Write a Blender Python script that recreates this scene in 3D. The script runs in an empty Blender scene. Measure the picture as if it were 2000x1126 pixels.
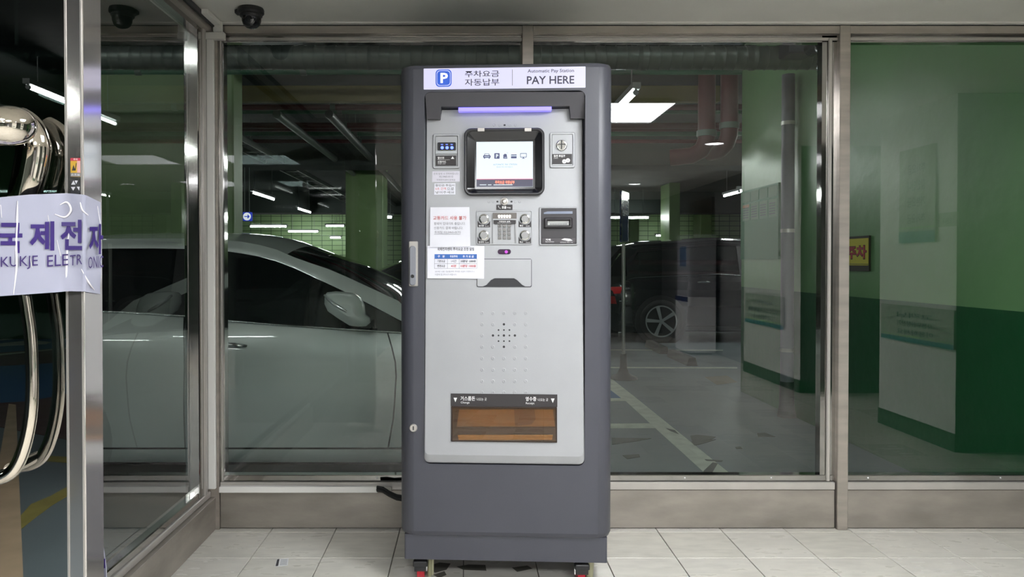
import bpy, bmesh, math, random
from math import sin, cos, pi, radians, tan, sqrt
from mathutils import Vector, Matrix
random.seed(7)
SC = bpy.context.scene
COL = SC.collection
# ------------------------------------------------------------------ camera
F = 1444.0; PX = 915.0; PITCH = radians(0.7); PYY = 512 + F*tan(PITCH)
CAM = Vector((0, 0, 1.15))
cd = bpy.data.cameras.new('camera'); cam = bpy.data.objects.new('camera', cd); COL.objects.link(cam)
cam.location = CAM; cam.rotation_euler = (radians(90) - PITCH, 0, 0)
cd.sensor_width = 36; cd.lens = F*36/2000; cd.shift_x = (1000-PX)/2000; cd.shift_y = -(563-PYY)/2000
cd.clip_start = .02; cd.clip_end = 200
SC.camera = cam
# ------------------------------------------------------------------ world, exposure
w = bpy.data.worlds.new('world'); SC.world = w; w.use_nodes = True
w.node_tree.nodes['Background'].inputs[0].default_value = (.35, .45, .42, 1)
w.node_tree.nodes['Background'].inputs[1].default_value = .02
vs = SC.view_settings; vs.view_transform = 'Standard'; vs.look = 'None'; vs.gamma = 1; vs.use_curve_mapping = False
vs.exposure = 0.0
cy = SC.cycles
cy.use_denoising = True; cy.max_bounces = 8; cy.glossy_bounces = 6; cy.transparent_max_bounces = 16
cy.sample_clamp_indirect = 6; cy.caustics_reflective = False; cy.caustics_refractive = False
LOBBY_PANEL = 44     # radiance of the lobby ceiling panels
TUBE = 75.0             # radiance of the car park tubes
# ------------------------------------------------------------------ helpers
def ray(px, py):
    a = (px-PX)/F; b = (PYY-py)/F
    return Vector((a, cos(PITCH) + b*sin(PITCH), -sin(PITCH) + b*cos(PITCH)))
def atY(px, py, Y):
    d = ray(px, py); return CAM + d*((Y)/d.y)
def atZ(px, py, Z):
    d = ray(px, py); return CAM + d*((Z-CAM.z)/d.z)
def atX(px, py, X):
    d = ray(px, py); return CAM + d*(X/d.x)
class Pl:
    def __init__(s, O, U, V):
        s.O = Vector(O); s.U = Vector(U).normalized(); s.V = Vector(V).normalized(); s.N = s.U.cross(s.V)
    def uv(s, px, py):
        d = ray(px, py); t = (s.O-CAM).dot(s.N)/d.dot(s.N); P = CAM + d*t - s.O
        return (P.dot(s.U), P.dot(s.V))
    def pt(s, u, v, n=0): return s.O + s.U*u + s.V*v + s.N*n
    def rect(s, x0, y0, x1, y1):
        c = [s.uv(x0, y0), s.uv(x1, y0), s.uv(x1, y1), s.uv(x0, y1)]
        return ((c[0][0]+c[3][0])/2, (c[2][1]+c[3][1])/2, (c[1][0]+c[2][0])/2, (c[0][1]+c[1][1])/2)
    def k(s, px, py): 
        a = s.uv(px-5, py); b = s.uv(px+5, py); return abs(b[0]-a[0])/10
XY = lambda Y: Pl((0, Y, 0), (1, 0, 0), (0, 0, 1))
def lin(c):
    c = c/255; return c/12.92 if c <= .04045 else ((c+.055)/1.055)**2.4
def rgb(r, g, b): return (lin(r), lin(g), lin(b))
MATS = {}
def mat(name, col, rough=.5, metal=0, coat=0, emit=0, var=0, vscale=6, bump=0, bscale=80, stretch=None, spec=.5, col2=None, alpha=None):
    if name in MATS: return MATS[name]
    m = bpy.data.materials.new(name); m.use_nodes = True; nt = m.node_tree; b = nt.nodes['Principled BSDF']
    b.inputs['Base Color'].default_value = (*col, 1); b.inputs['Roughness'].default_value = rough
    b.inputs['Metallic'].default_value = metal; b.inputs['Coat Weight'].default_value = coat
    b.inputs['Specular IOR Level'].default_value = spec
    if emit:
        b.inputs['Emission Color'].default_value = (*col, 1); b.inputs['Emission Strength'].default_value = emit
    if var or bump:
        tc = nt.nodes.new('ShaderNodeTexCoord'); mp = nt.nodes.new('ShaderNodeMapping')
        nt.links.new(tc.outputs['Object'], mp.inputs[0])
        if stretch: mp.inputs['Scale'].default_value = stretch
    if var:
        n = nt.nodes.new('ShaderNodeTexNoise'); n.inputs['Scale'].default_value = vscale; n.inputs['Detail'].default_value = 5
        nt.links.new(mp.outputs[0], n.inputs[0])
        mx = nt.nodes.new('ShaderNodeMix'); mx.data_type = 'RGBA'
        mr = nt.nodes.new('ShaderNodeMapRange'); mr.inputs[1].default_value = .35; mr.inputs[2].default_value = .7
        nt.links.new(n.outputs[0], mr.inputs[0]); nt.links.new(mr.outputs[0], mx.inputs[0])
        c2 = col2 if col2 else tuple(c*(1-var) for c in col)
        mx.inputs[6].default_value = (*col, 1); mx.inputs[7].default_value = (*c2, 1)
        nt.links.new(mx.outputs[2], b.inputs['Base Color'])
        r = nt.nodes.new('ShaderNodeMapRange'); r.inputs[3].default_value = rough*.85; r.inputs[4].default_value = min(1, rough*1.2)
        nt.links.new(n.outputs[0], r.inputs[0]); nt.links.new(r.outputs[0], b.inputs['Roughness'])
    if bump:
        n2 = nt.nodes.new('ShaderNodeTexNoise'); n2.inputs['Scale'].default_value = bscale; n2.inputs['Detail'].default_value = 3
        nt.links.new(mp.outputs[0], n2.inputs[0])
        bp = nt.nodes.new('ShaderNodeBump'); bp.inputs['Strength'].default_value = bump; bp.inputs['Distance'].default_value = .01
        nt.links.new(n2.outputs[0], bp.inputs['Height']); nt.links.new(bp.outputs[0], b.inputs['Normal'])
    MATS[name] = m; return m
def glass(name, tint, refl=2.6, add=0.0, rough=0.0):
    if name in MATS: return MATS[name]
    m = bpy.data.materials.new(name); m.use_nodes = True; nt = m.node_tree; nt.nodes.clear(); N = nt.nodes.new; L = nt.links.new
    out = N('ShaderNodeOutputMaterial'); tr = N('ShaderNodeBsdfTransparent'); tr.inputs[0].default_value = (*tint, 1)
    gl = N('ShaderNodeBsdfGlossy'); gl.inputs['Roughness'].default_value = rough; gl.inputs[0].default_value = (1, 1, 1, 1)
    fr = N('ShaderNodeFresnel'); fr.inputs[0].default_value = 1.5
    mu = N('ShaderNodeMath'); mu.operation = 'MULTIPLY_ADD'; mu.use_clamp = True; mu.inputs[1].default_value = refl; mu.inputs[2].default_value = add
    mn = N('ShaderNodeMath'); mn.operation = 'MINIMUM'; mn.inputs[1].default_value = .85
    geo = N('ShaderNodeNewGeometry'); inv = N('ShaderNodeMath'); inv.operation = 'SUBTRACT'; inv.inputs[0].default_value = 1
    m2 = N('ShaderNodeMath'); m2.operation = 'MULTIPLY'
    L(fr.outputs[0], mu.inputs[0]); L(mu.outputs[0], mn.inputs[0]); L(geo.outputs['Backfacing'], inv.inputs[1])
    L(mn.outputs[0], m2.inputs[0]); L(inv.outputs[0], m2.inputs[1])
    mx = N('ShaderNodeMixShader'); L(m2.outputs[0], mx.inputs[0]); L(tr.outputs[0], mx.inputs[1]); L(gl.outputs[0], mx.inputs[2])
    L(mx.outputs[0], out.inputs[0]); MATS[name] = m; return m

ORG = {}
def tag(o, label=None, cat=None, group=None, kind=None):
    if label: o['label'] = label
    if cat: o['category'] = cat
    if group: o['group'] = group
    if kind: o['kind'] = kind
    return o
def empty(name, loc, label=None, cat=None, group=None, kind=None):
    o = bpy.data.objects.new(name, None); COL.objects.link(o); o.location = loc; o.empty_display_size = .1
    ORG[o.name] = Vector(loc); return tag(o, label, cat, group, kind)
class MB:
    def __init__(s): s.v = []; s.f = []; s.m = []; s.mats = []; s.sm = []
    def mi(s, m):
        if m not in s.mats: s.mats.append(m)
        return s.mats.index(m)
    def add(s, vs, fs, m, smooth=False):
        b = len(s.v); s.v += [Vector(p) for p in vs]; k = s.mi(m)
        for f in fs: s.f.append([b+i for i in f]); s.m.append(k); s.sm.append(smooth)
        return s
    def box(s, x0, x1, y0, y1, z0, z1, m, c=0):
        if c:
            return s.rings([[(x, y, z) for x, y in rr(x0+i, y0+i, x1-i, y1-i, c, 1)] for z, i in ((z0, c), (z0+c, 0), (z1-c, 0), (z1, c))], m)
        vs = [(x, y, z) for z in (z0, z1) for x, y in ((x0, y0), (x1, y0), (x1, y1), (x0, y1))]
        return s.add(vs, [(3, 2, 1, 0), (4, 5, 6, 7), (0, 1, 5, 4), (1, 2, 6, 5), (2, 3, 7, 6), (3, 0, 4, 7)], m)
    def rings(s, R, m, cap0=True, cap1=True, smooth=False, closed=True):
        n = len(R[0]); vs = [p for r in R for p in r]; fs = []
        for i in range(len(R)-1):
            for j in range(n if closed else n-1):
                k = (j+1) % n; fs.append((i*n+j, i*n+k, (i+1)*n+k, (i+1)*n+j))
        s.add(vs, fs, m, smooth)
        if closed and cap0: s.add(R[0], [tuple(reversed(range(n)))], m)
        if closed and cap1: s.add(R[-1], [tuple(range(n))], m)
        return s
    def tube(s, pts, r, m, seg=10, caps=True, smooth=True):
        pts = [Vector(p) for p in pts]; R = []; n = len(pts); up = None
        for i, p in enumerate(pts):
            t = (pts[min(i+1, n-1)]-pts[max(i-1, 0)]).normalized()
            if up is None: up = t.orthogonal().normalized()
            up = (up - t*up.dot(t)).normalized(); sd = t.cross(up)
            q = r[i] if isinstance(r, (list, tuple)) else r
            R.append([p + (up*cos(a)+sd*sin(a))*q for a in [2*pi*k/seg for k in range(seg)]])
        return s.rings(R, m, caps, caps, smooth)
    def grid(s, rows, m, smooth=True):
        return s.rings(rows, m, smooth=smooth, closed=False)
    # ---- on a plane: polygon rings [(uvlist, n)...]
    def pr(s, pl, rings, m, smooth=False, cap0=True):
        return s.rings([[pl.pt(u, v, n) for u, v in poly] for poly, n in rings], m, cap0=cap0, smooth=smooth)
    def rrp(s, pl, box, n0, n1, m, r=.002, c=0, seg=4):
        u0, v0, u1, v1 = box
        R = [(rr(u0, v0, u1, v1, r, seg), n0)]
        if c: R += [(rr(u0, v0, u1, v1, r, seg), n1-c), (rr(u0+c, v0+c, u1-c, v1-c, max(r-c, .0002), seg), n1)]
        else: R += [(rr(u0, v0, u1, v1, r, seg), n1)]
        return s.pr(pl, R, m)
    def frame(s, pl, bo, bi, n0, n1, m, r=.01, ri=None, n2=None, seg=4, w=0):
        # ring frame: outer box bo, inner opening bi, top at n1, inner wall down to n2
        ri = r if ri is None else ri; n2 = n0 if n2 is None else n2
        O = lambda d, n: ([(u, v) for u, v in rr(bo[0]+d, bo[1]+d, bo[2]-d, bo[3]-d, max(r-d, .0005), seg)], n)
        I = lambda d, n: ([(u, v) for u, v in rr(bi[0]+d, bi[1]+d, bi[2]-d, bi[3]-d, ri, seg)], n)
        R = [O(0, n0), O(0, n1-w), O(w, n1), I(-w if w else 0, n1), I(0, n2)]
        return s.rings([[pl.pt(u, v, n) for u, v in p] for p, n in R], m, False, False)
    def disc(s, pl, c, prof, m, seg=24, smooth=False, cap=True):
        # lathe about N at c: prof [(r, n)...]
        R = [[pl.pt(c[0]+r*cos(a), c[1]+r*sin(a), n) for a in [2*pi*k/seg for k in range(seg)]] for r, n in prof]
        return s.rings(R, m, cap, cap, smooth=smooth)
    def poly(s, pl, pxs, n0, n1, m, px=True):
        P = [pl.uv(*p) for p in pxs] if px else pxs
        a = sum(P[i][0]*P[(i+1) % len(P)][1]-P[(i+1) % len(P)][0]*P[i][1] for i in range(len(P)))
        if a < 0: P = P[::-1]
        return s.pr(pl, [(P, n0), (P, n1)], m)
    def build(s, name, parent=None, label=None, cat=None, group=None, kind=None, root=None, base=True):
        me = bpy.data.meshes.new(name)
        if parent is None:
            lo = [min(v[i] for v in s.v) for i in range(3)]; hi = [max(v[i] for v in s.v) for i in range(3)]
            org = Vector(((lo[0]+hi[0])/2, (lo[1]+hi[1])/2, lo[2]))
        else:
            q = parent
            while q.parent: q = q.parent
            org = ORG[q.name]
        me.from_pydata([v-org for v in s.v], [], s.f)
        for m in s.mats: me.materials.append(m)
        me.polygons.foreach_set('material_index', s.m); me.polygons.foreach_set('use_smooth', s.sm)
        me.update()
        o = bpy.data.objects.new(name, me); COL.objects.link(o)
        if parent is None: o.location = org; ORG[o.name] = org
        else: o.parent = parent
        return tag(o, label, cat, group, kind)
def rr(x0, y0, x1, y1, r, seg=4):
    r = min(r, abs(x1-x0)/2*.999, abs(y1-y0)/2*.999); out = []
    for cx, cy_, a0 in ((x1-r, y0+r, -pi/2), (x1-r, y1-r, 0), (x0+r, y1-r, pi/2), (x0+r, y0+r, pi)):
        for k in range(seg+1):
            a = a0 + pi/2*k/seg; out.append((cx+r*cos(a), cy_+r*sin(a)))
    return out
_tc = {}
def tmesh(s, bold=0):
    k = (s, bold)
    if k in _tc: return _tc[k]
    c = bpy.data.curves.new('lettering_curve', 'FONT'); c.body = s; c.resolution_u = 2; c.offset = bold
    o = bpy.data.objects.new('lettering_curve', c); COL.objects.link(o); bpy.context.view_layer.update()
    me = bpy.data.meshes.new_from_object(o.evaluated_get(bpy.context.evaluated_depsgraph_get()))
    vs = [(v.co.x, v.co.y) for v in me.vertices]; fs = [tuple(p.vertices) for p in me.polygons]
    bpy.data.objects.remove(o); bpy.data.meshes.remove(me)
    if bpy.data.curves.get('lettering_curve'): bpy.data.curves.remove(c)
    x0 = min(v[0] for v in vs); x1 = max(v[0] for v in vs); y0 = min(v[1] for v in vs); y1 = max(v[1] for v in vs)
    r = ([((x-x0)/(x1-x0), (y-y0)/(y1-y0)) for x, y in vs], fs); _tc[k] = r; return r
def text(mb, pl, s, box, n, m, bold=.0, px=True):
    """lettering stretched into a box given in photo pixels on plane pl"""
    u0, v0, u1, v1 = pl.rect(*box) if px else box
    vs, fs = tmesh(s, bold)
    mb.add([pl.pt(u0+(u1-u0)*x, v0+(v1-v0)*y, n) for x, y in vs], fs, m); return mb
def interp(P, x, key=0):
    P = sorted(P, key=lambda p: p[key]); o = 1-key
    if x <= P[0][key]: return P[0][o]
    for a, b in zip(P, P[1:]):
        if x <= b[key]: return a[o] + (b[o]-a[o])*(x-a[key])/max(1e-9, b[key]-a[key])
    return P[-1][o]
# ------------------------------------------------------------------ materials
M = dict(
 ceil=mat('painted_ceiling', (.84, .82, .77), .6, var=.1, vscale=2.5),
 tile=mat('floor_tile', (.66, .635, .575), .28, var=.16, vscale=9, stretch=(1, 3, 1)),
 tile2=mat('floor_tile_b', (.63, .605, .54), .3, var=.16, vscale=11, stretch=(1, 3, 1)),
 tile3=mat('floor_tile_c', (.68, .655, .60), .26, var=.14, vscale=8, stretch=(1, 3, 1)),
 grout=mat('floor_joint', (.10, .09, .075), .8),
 steel=mat('satin_steel', (.50, .455, .41), .34, .75, var=.22, vscale=5, bump=.04, bscale=60, stretch=(1, 1, 6)),
 steelp=mat('satin_steel_panel', (.40, .365, .325), .38, .6, var=.3, vscale=4, bump=.05, bscale=50, stretch=(1, 1, 3)),
 steelb=mat('brushed_bright', (.58, .55, .52), .3, .6, var=.12, vscale=6),
 mirror=mat('polished_steel', (.42, .41, .40), .07, 1.0, bump=.02, bscale=7),
 chrome=mat('chrome', (.72, .66, .58), .06, 1.0, bump=.06, bscale=14),
 chromec=mat('chrome_plain', (.8, .8, .8), .12, 1.0),
 dark=mat('black_rubber', (.012, .012, .013), .5),
 black=mat('black_plastic', (.006, .006, .007), .45),
 trunk=mat('cable_duct_white', (.84, .82, .78), .45),
 kbody=mat('charcoal_powder_coat', rgb(67, 68, 77), .42, .0, bump=.03, bscale=220, var=.05, vscale=5),
 kdark=mat('charcoal_dark', rgb(62, 62, 68), .5),
 kfas=mat('silver_paint', (.365, .372, .388), .38, .15, bump=.02, bscale=260, var=.05, vscale=7),
 klabel=mat('label_dark', rgb(42, 38, 40), .5),
 kwhite=mat('print_white', (.85, .85, .85), .5, emit=0),
 paper=mat('paper', (.74, .74, .80), .45, var=.04, vscale=12),
 paper2=mat('paper_bright', (.80, .80, .88), .5),
 ink=mat('ink_black', (.03, .03, .035), .6), inkg=mat('ink_grey', (.22, .22, .25), .6),
 inkr=mat('ink_red', rgb(190, 60, 55), .6), inkb=mat('ink_blue', rgb(52, 100, 175), .5), inkn=mat('ink_navy', rgb(45, 40, 75), .5),
 purple=mat('ink_purple', rgb(38, 8, 96), .5), violet=mat('ink_violet', rgb(48, 28, 92), .5),
)
# ================================================================== lights (lobby)
WY = 3.18; LX = -1.14; CZ = 2.17; GZ = -0.15
EM = mat('lamp_panel', (.96, .98, 1.0), .5, emit=LOBBY_PANEL)
ET = mat('lamp_tube', (.97, 1.0, .97), .5, emit=TUBE)
ED = mat('lamp_downlight', (.95, .96, 1.0), .5, emit=20)
def ceiling_panel(x0, x1, y0, y1, label):
    r = empty('ceiling_light', ((x0+x1)/2, (y0+y1)/2, CZ-.03), label, 'ceiling light', 'flat light panels in the lobby ceiling')
    MB().box(x0+.015, x1-.015, y0+.015, y1-.015, CZ-.024, CZ-.012, EM).build('diffuser', r)
    f = MB()
    for b in ((x0, x1, y0, y0+.015), (x0, x1, y1-.015, y1), (x0, x0+.015, y0+.015, y1-.015), (x1-.015, x1, y0+.015, y1-.015)):
        f.box(b[0], b[1], b[2], b[3], CZ-.03, CZ-.001, M['kwhite'])
    f.build('frame', r)
ceiling_panel(.63, 1.31, 1.14, 1.83, 'square light panel in the lobby ceiling closest to the pay station')
ceiling_panel(.63, 1.31, -1.1, -.41, 'square light panel in the lobby ceiling, middle of the row, reflected in the glass')
ceiling_panel(.63, 1.31, -3.3, -2.6, 'square light panel in the lobby ceiling farthest from the pay station')
ceiling_panel(-.58, .10, -1.1, -.41, 'added square light panel in the lobby ceiling, unseen left row, middle')  # added out of sight to lift the dim left side of the lobby
ceiling_panel(-.58, .10, -3.3, -2.6, 'added square light panel in the lobby ceiling, unseen left row, farthest back')  # second added panel, unseen, more fill for the left side
def downlight(x, y, label):
    r = empty('downlight', (x, y, CZ-.012), label, 'ceiling light', 'round downlights in the lobby ceiling')
    pl = Pl((x, y, CZ), (1, 0, 0), (0, -1, 0))
    MB().disc(pl, (0, 0), [(.095, 0), (.095, .008), (.082, .012), (.08, .004)], M['kwhite'], 28).build('trim_ring', r)
    MB().disc(pl, (0, 0), [(.078, .001), (.078, .006)], ED, 28).build('lens', r)
downlight(2.1, .1, 'round downlight in the lobby ceiling, reflected beside the red pipes')
downlight(2.15, -3.16, 'round downlight deep in the lobby ceiling, reflected small above the blue sign')
# ================================================================== lobby structure
rc = 2.17
MB().box(-1.2, 3.7, -5.6, 3.30, CZ, CZ+.25, M['ceil']).build('ceiling', kind='structure')
MB().box(-1.13, 3.7, WY-.03, WY-.004, CZ-.006, CZ, M['trunk']).build('trim_6', kind='structure')
fl = MB().box(-1.16, 3.7, -5.6, 3.3, -.15, -.006, M['grout']).build('floor', kind='structure')
P = .2764; X0 = .8104; Y0 = 2.866; g = .0016
tiles = {}
rest = MB()
for i in range(-8, 11):
    for j in range(-31, 2):
        x0 = X0+i*P; y0 = Y0+j*P; x1 = x0+P; y1 = y0+P
        x0 = max(x0, -1.16); y1 = min(y1, 3.3)
        if x1 <= x0+.01: continue
        tm = random.choice([M['tile'], M['tile'], M['tile2'], M['tile3']])
        if j >= -4:
            t = MB().box(x0+g, x1-g, y0+g, y1-g, -.006, 0+random.uniform(-.0004, 0), tm, c=.0012)
            t.build('tile', fl)
        else: rest.box(x0+g, x1-g, y0+g, y1-g, -.006, 0, tm)
rest.build('tile_field', fl, kind='stuff')
# lobby side and back walls behind the camera (seen only as reflections)
wl = mat('lobby_wall_paint', (.88, .88, .85), .5, var=.06)
wd = mat('lobby_wall_dark', (.07, .085, .075), .5)
skirt = mat('dark_green_skirting', (.02, .07, .035), .4)
gwall_lo = mat('green_wall_dark', rgb(24, 92, 50), .35, bump=.25, bscale=14, var=.15, vscale=3)
def column(x0, x1, y0, y1, name, mats=None):
    mb = MB(); mb.box(x0, x1, y0, y1, .11, CZ, wl); 
    mb.box(x0-.006, x1, y0-.006, y1+.006, 0, .11, skirt)
    mb.box(x0+.001, x1, y1, y1+.004, .11, CZ-.001, wd)
    return mb.build(name, kind='structure')
ca = column(2.95, 3.7, 1.13, 1.96, 'wall_right'); cb = column(2.92, 3.7, -1.4, -.07, 'wall_right')
MB().box(3.62, 3.72, -5.6, 3.3, 0, CZ, wd).build('wall_right', kind='structure')
MB().box(3.12, 3.6, -5.5, -1.45, 0, CZ, mat('lobby_wall_grey', (.16, .16, .16), .5)).build('wall_right', kind='structure')
MB().box(-1.2, 3.72, -5.7, -5.6, 0, CZ, wd).build('wall_back', kind='structure')
MB().box(-1.2, -1.1, -5.6, -1.4, 0, CZ, wd).build('wall_left', kind='structure')
# signs on the lobby columns, seen mirrored in the glass
sgb = mat('sign_beige', (.36, .39, .33), .5); sgt = mat('sign_teal', (.03, .16, .20), .5); sgg = mat('sign_green', (.25, .6, .15), .5)
def lobby_sign(name, X, y0, y1, z0, z1, lines, label, blue=None, cat='sign', band=True):
    pl = Pl((X, 0, 0), (0, -1, 0), (0, 0, 1))   # faces -X
    pl.N = Vector((-1, 0, 0))
    r = empty(name, (X-.01, (y0+y1)/2, z0), label, cat)
    MB().pr(pl, [(rr(-y1, z0, -y0, z1, .004, 2), 0), (rr(-y1, z0, -y0, z1, .004, 2), .012)], sgb).build('board', r)
    h = z1-z0
    if band:
        MB().pr(pl, [(rr(-y1, z0, -y0, z0+h*.12, .001, 1), .012), (rr(-y1, z0, -y0, z0+h*.12, .001, 1), .0135)], sgt).pr(pl, [(rr(-y1, z0+h*.15, -y0, z0+h*.165, .001, 1), .012), (rr(-y1, z0+h*.15, -y0, z0+h*.165, .001, 1), .0135)], sgg).build('colour_band', r)
    t = MB(); k = len(lines)
    for i, s in enumerate(lines):
        b = z1-h*.1-(i+1)*h*.7/k; hh = h*.7/k*.62
        ww = (y1-y0)*min(.86, .07*len(s)) if len(s) > 6 else (y1-y0)*.5
        uc = -(y0+y1)/2
        text(t, pl, s, (uc-ww/2, b, uc+ww/2, b+hh), .0145, M['inkn'], .01, px=False)
    if blue:
        u0, u1, v0, v1 = blue
        MB().pr(pl, [(rr(u0, v0, u1, v1, .003, 1), .012), (rr(u0, v0, u1, v1, .003, 1), .0137)], mat('sign_lightblue', (.6, .75, .9), .5)).build('blue_patch', r)
    t.build('lettering', r)
def mir(px, X):    # photo x of a reflected point at plane X -> real Y
    d = X*F/(px-PX); return 2*3.215-d
def mirz(px, py, X): d = X*F/(px-PX); return 1.15-(py-512)*d/F
X = 2.944
lobby_sign('wall_sign', X, mir(1725, X), mir(1868, X), .62, .86, ['고객님', '사전무인정산기', '이용하세요'], 'beige wall sign on the lobby column, mirrored low in the right window')
lobby_sign('wall_poster', X, mir(1759, X), mir(1829, X), 1.28, 1.9, ['주차요금', '할인안내', '기본요금', '추가요금'], 'tall beige notice above the sign on the lobby column, mirrored in the right window')
lobby_sign('wall_plate', X, mir(1836, X), mir(1872, X), 1.37, 1.455, ['안내'], 'tiny plate beside the tall notice, mirrored in the right window', band=False)
X = 2.914
lobby_sign('wall_sign', X, mir(1458, X), mir(1533, X), .53, .83, ['사전정산기', '무인정산기 이용하세요', '고객안내'], 'beige sign on the far lobby column, mirrored near the drain pipe')
# ticket machine mirrored at x 1330-1365
tx, ty = 2.72, -3.0
r = empty('ticket_machine', (tx+.15, ty, 0), 'white ticket machine with a navy band, mirrored faintly in front of the parked car', 'ticket machine')
tw = mat('machine_white', (.88, .88, .9), .4)
MB().box(tx, tx+.35, ty-.28, ty+.28, .03, .72, tw, c=.01).build('lower_cabinet', r)
MB().box(tx+.02, tx+.35, ty-.28, ty+.28, .72, 1.5, mat('machine_grey', (.3, .3, .32), .4), c=.01).build('upper_cabinet', r)
MB().box(tx-.006, tx, ty-.27, ty+.27, .66, .72, mat('navy_print', (.01, .02, .08), .4)).build('navy_band', r)
MB().box(tx+.01, tx+.02, ty-.12, ty+.12, 1.1, 1.35, mat('machine_screen', (.12, .2, .35), .2)).build('screen', r)
MB().box(tx+.04, tx+.31, ty-.24, ty+.24, 0, .03, M['dark']).build('plinth', r)
# brown door in the lobby side wall
d = MB().box(3.085, 3.12, -3.9, -2.95, 0, 1.98, mat('brown_door', (.035, .018, .010), .4)).build('door_1', kind='structure')
MB().box(3.05, 3.085, -3.86, -3.82, .95, 1.1, M['steel']).build('handle', d)
# ================================================================== glazed back wall
GL = glass('clear_glazing', (.93, .96, .945), 2.1)
def zof(py, Y=WY): return atY(915, py, Y).z
def xof(px, Y=WY, py=512): return atY(px, py, Y).x
zb, zl, zg, zt, zh = zof(965), zof(951), zof(938), zof(79), zof(67)
MB().box(-1.10, 3.62, WY-.012, WY+.10, zh, CZ-.012, M['steel']).build('trim_1', kind='structure')
MB().box(-1.10, 3.62, WY+.002, WY+.09, CZ-.012, CZ, M['dark']).build('trim_7', kind='structure')
m1a, m1b, m2a, m2b = xof(1019), xof(1041), xof(1635), xof(1655.5)
for n, (a, b) in (('trim_2', (m1a, m1b)), ('trim_3', (m2a, m2b))):
    MB().box(a, b, WY-.016, WY+.11, 0, CZ-.011, M['steel'], c=.002).build(n, kind='structure')
xc0 = xof(420); xc1 = xof(428)
MB().box(xof(402), xc1, WY-.01, WY+.1, 0, CZ-.012, M['steel']).build('trim_4', kind='structure')
k = 4
for a, b in ((xc1+.001, m1a-.001), (m1b+.001, m2a-.004), (m2b+.001, 3.6)):
    o = MB().box(a, b, WY, WY+.06, .004, zl-.012, M['steelp'], c=.002).build('baseboard_back', kind='structure')
    MB().box(a, b, WY-.004, WY+.06, zl-.010, zg-.006, M['steelb'], c=.002).build('ledge', o)
def window(n, a, b, sash_l, sash_r, label=None):
    z0, z1 = zg-.004, zh
    o = MB().box(a, b, 3.215, 3.227, z0, z1, GL).build('window_%d' % n, kind='structure')
    f = MB()
    f.box(a, b, WY+.008, WY+.055, z0, z0+.026, M['mirror'], c=.003)
    f.box(a, b, WY+.012, WY+.055, zt-.004, z1, M['mirror'], c=.002)
    f.box(a, b, WY+.006, WY+.012, zt+.002, zt+.014, M['steelb'])
    if sash_l: f.box(a, sash_l, WY+.01, WY+.055, z0, z1, M['mirror']); f.box(a+(sash_l-a)*.35, a+(sash_l-a)*.62, WY+.0, WY+.01, z0, z1, M['steelb'])
    if sash_r: f.box(sash_r, b, WY+.012, WY+.055, z0, z1, M['mirror']); f.box(sash_r+(b-sash_r)*.38, sash_r+(b-sash_r)*.62, WY-.0, WY+.012, z0, zt+.012, M['steelb'], c=.003)
    f.build('sash', o)
    s = MB()
    for px in ((735, 1190, 1340, 1510, 1700, 1960)):
        x = xof(px)
        if a < x < b: s.disc(Pl((x, WY+.008, z0+.014), (1, 0, 0), (0, 0, 1)), (0, 0), [(.0035, 0), (.003, .0025)], M['kwhite'], 8)
    if s.v: s.build('screws', o)
window(1, xc1, m1a, xof(437), None); window(2, m1b, m2a, None, xof(1606)); window(3, m2b, 3.6, None, None)
# ================================================================== left glass wall
ys0, ys1 = 1.26, WY
MB().box(-1.2, -1.088, ys0, WY-.001, 0, .14, M['steelp'], c=.002).build('baseboard_left', kind='structure')
MB().box(-1.19, -1.108, ys0, WY-.012, .141, .168, M['steelb'], c=.003).build('trim_8', kind='structure')
o = MB().box(-1.146, -1.134, ys0, WY+.0, .17, zh, GL).build('window_4', kind='structure')
f = MB().box(-1.165, -1.115, ys0, WY-.012, .168, .196, M['mirror'], c=.004)
f.box(-1.165, -1.115, ys0, WY-.012, zh-.02, zh, M['mirror']); f.box(-1.165, -1.118, ys0, ys0+.04, .196, zh-.02, M['mirror'])
f.build('sash', o)
MB().box(-1.19, -1.085, -5.6, WY-.017, zh, CZ-.008, M['steel']).build('trim_5', kind='structure')
MB().box(-1.084, -1.072, -1.4, WY-.017, CZ-.028, CZ-.004, M['dark'], c=.002).build('trim_9', kind='structure')
# corner stile of the left wall, px 375-405
xa = LX+.005
MB().box(-1.172, -1.112, 3.05, WY-.012, .168, zh, M['mirror'], c=.003).box(-1.112, -1.106, 3.10, 3.125, .168, zh, M['steelb']).build('trim_10', kind='structure')
# ================================================================== white cable duct and cable
r = empty('cable_duct', (xof(411, 3.15), 3.15, .15), 'white plastic cable duct running down the corner post', 'cable duct')
x0, x1 = xof(404.5, 3.15), xof(418.5, 3.15); z0, z1 = zof(955, 3.15), zof(76, 3.15)
MB().box(x0, x1, 3.15, 3.168, z0, z1, M['trunk'], c=.002).build('vertical_duct', r)
MB().box(xof(392.5, 3.14), xof(439, 3.14), 3.14, 3.168, zof(76, 3.14), zof(62, 3.14), M['trunk'], c=.002).build('elbow_cover', r)
MB().box(xof(419, 3.14), xof(436, 3.14), 3.13, 3.15, zof(63, 3.14), CZ-.002, M['trunk'], c=.002).box(xof(421, 3.14), xof(434, 3.14), 2.98, 3.13, CZ-.022, CZ-.002, M['trunk'], c=.002).build('riser', r)
r = empty('cable_duct', (xof(580, 3.15), 3.15, .15), 'white plastic cable duct lying along the ledge of the back wall', 'cable duct')
MB().box(xof(425, 3.15), xof(737, 3.15), 3.152, WY-.005, zof(962.5, 3.15), zof(950.5, 3.15), M['trunk'], c=.002).build('duct', r)
MB().box(xof(737, 3.15), xof(764, 3.15), 3.158, WY-.005, zof(962, 3.15), zof(952, 3.15), mat('duct_shadow', (.35, .33, .29), .5), c=.002).build('open_end', r)
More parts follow.
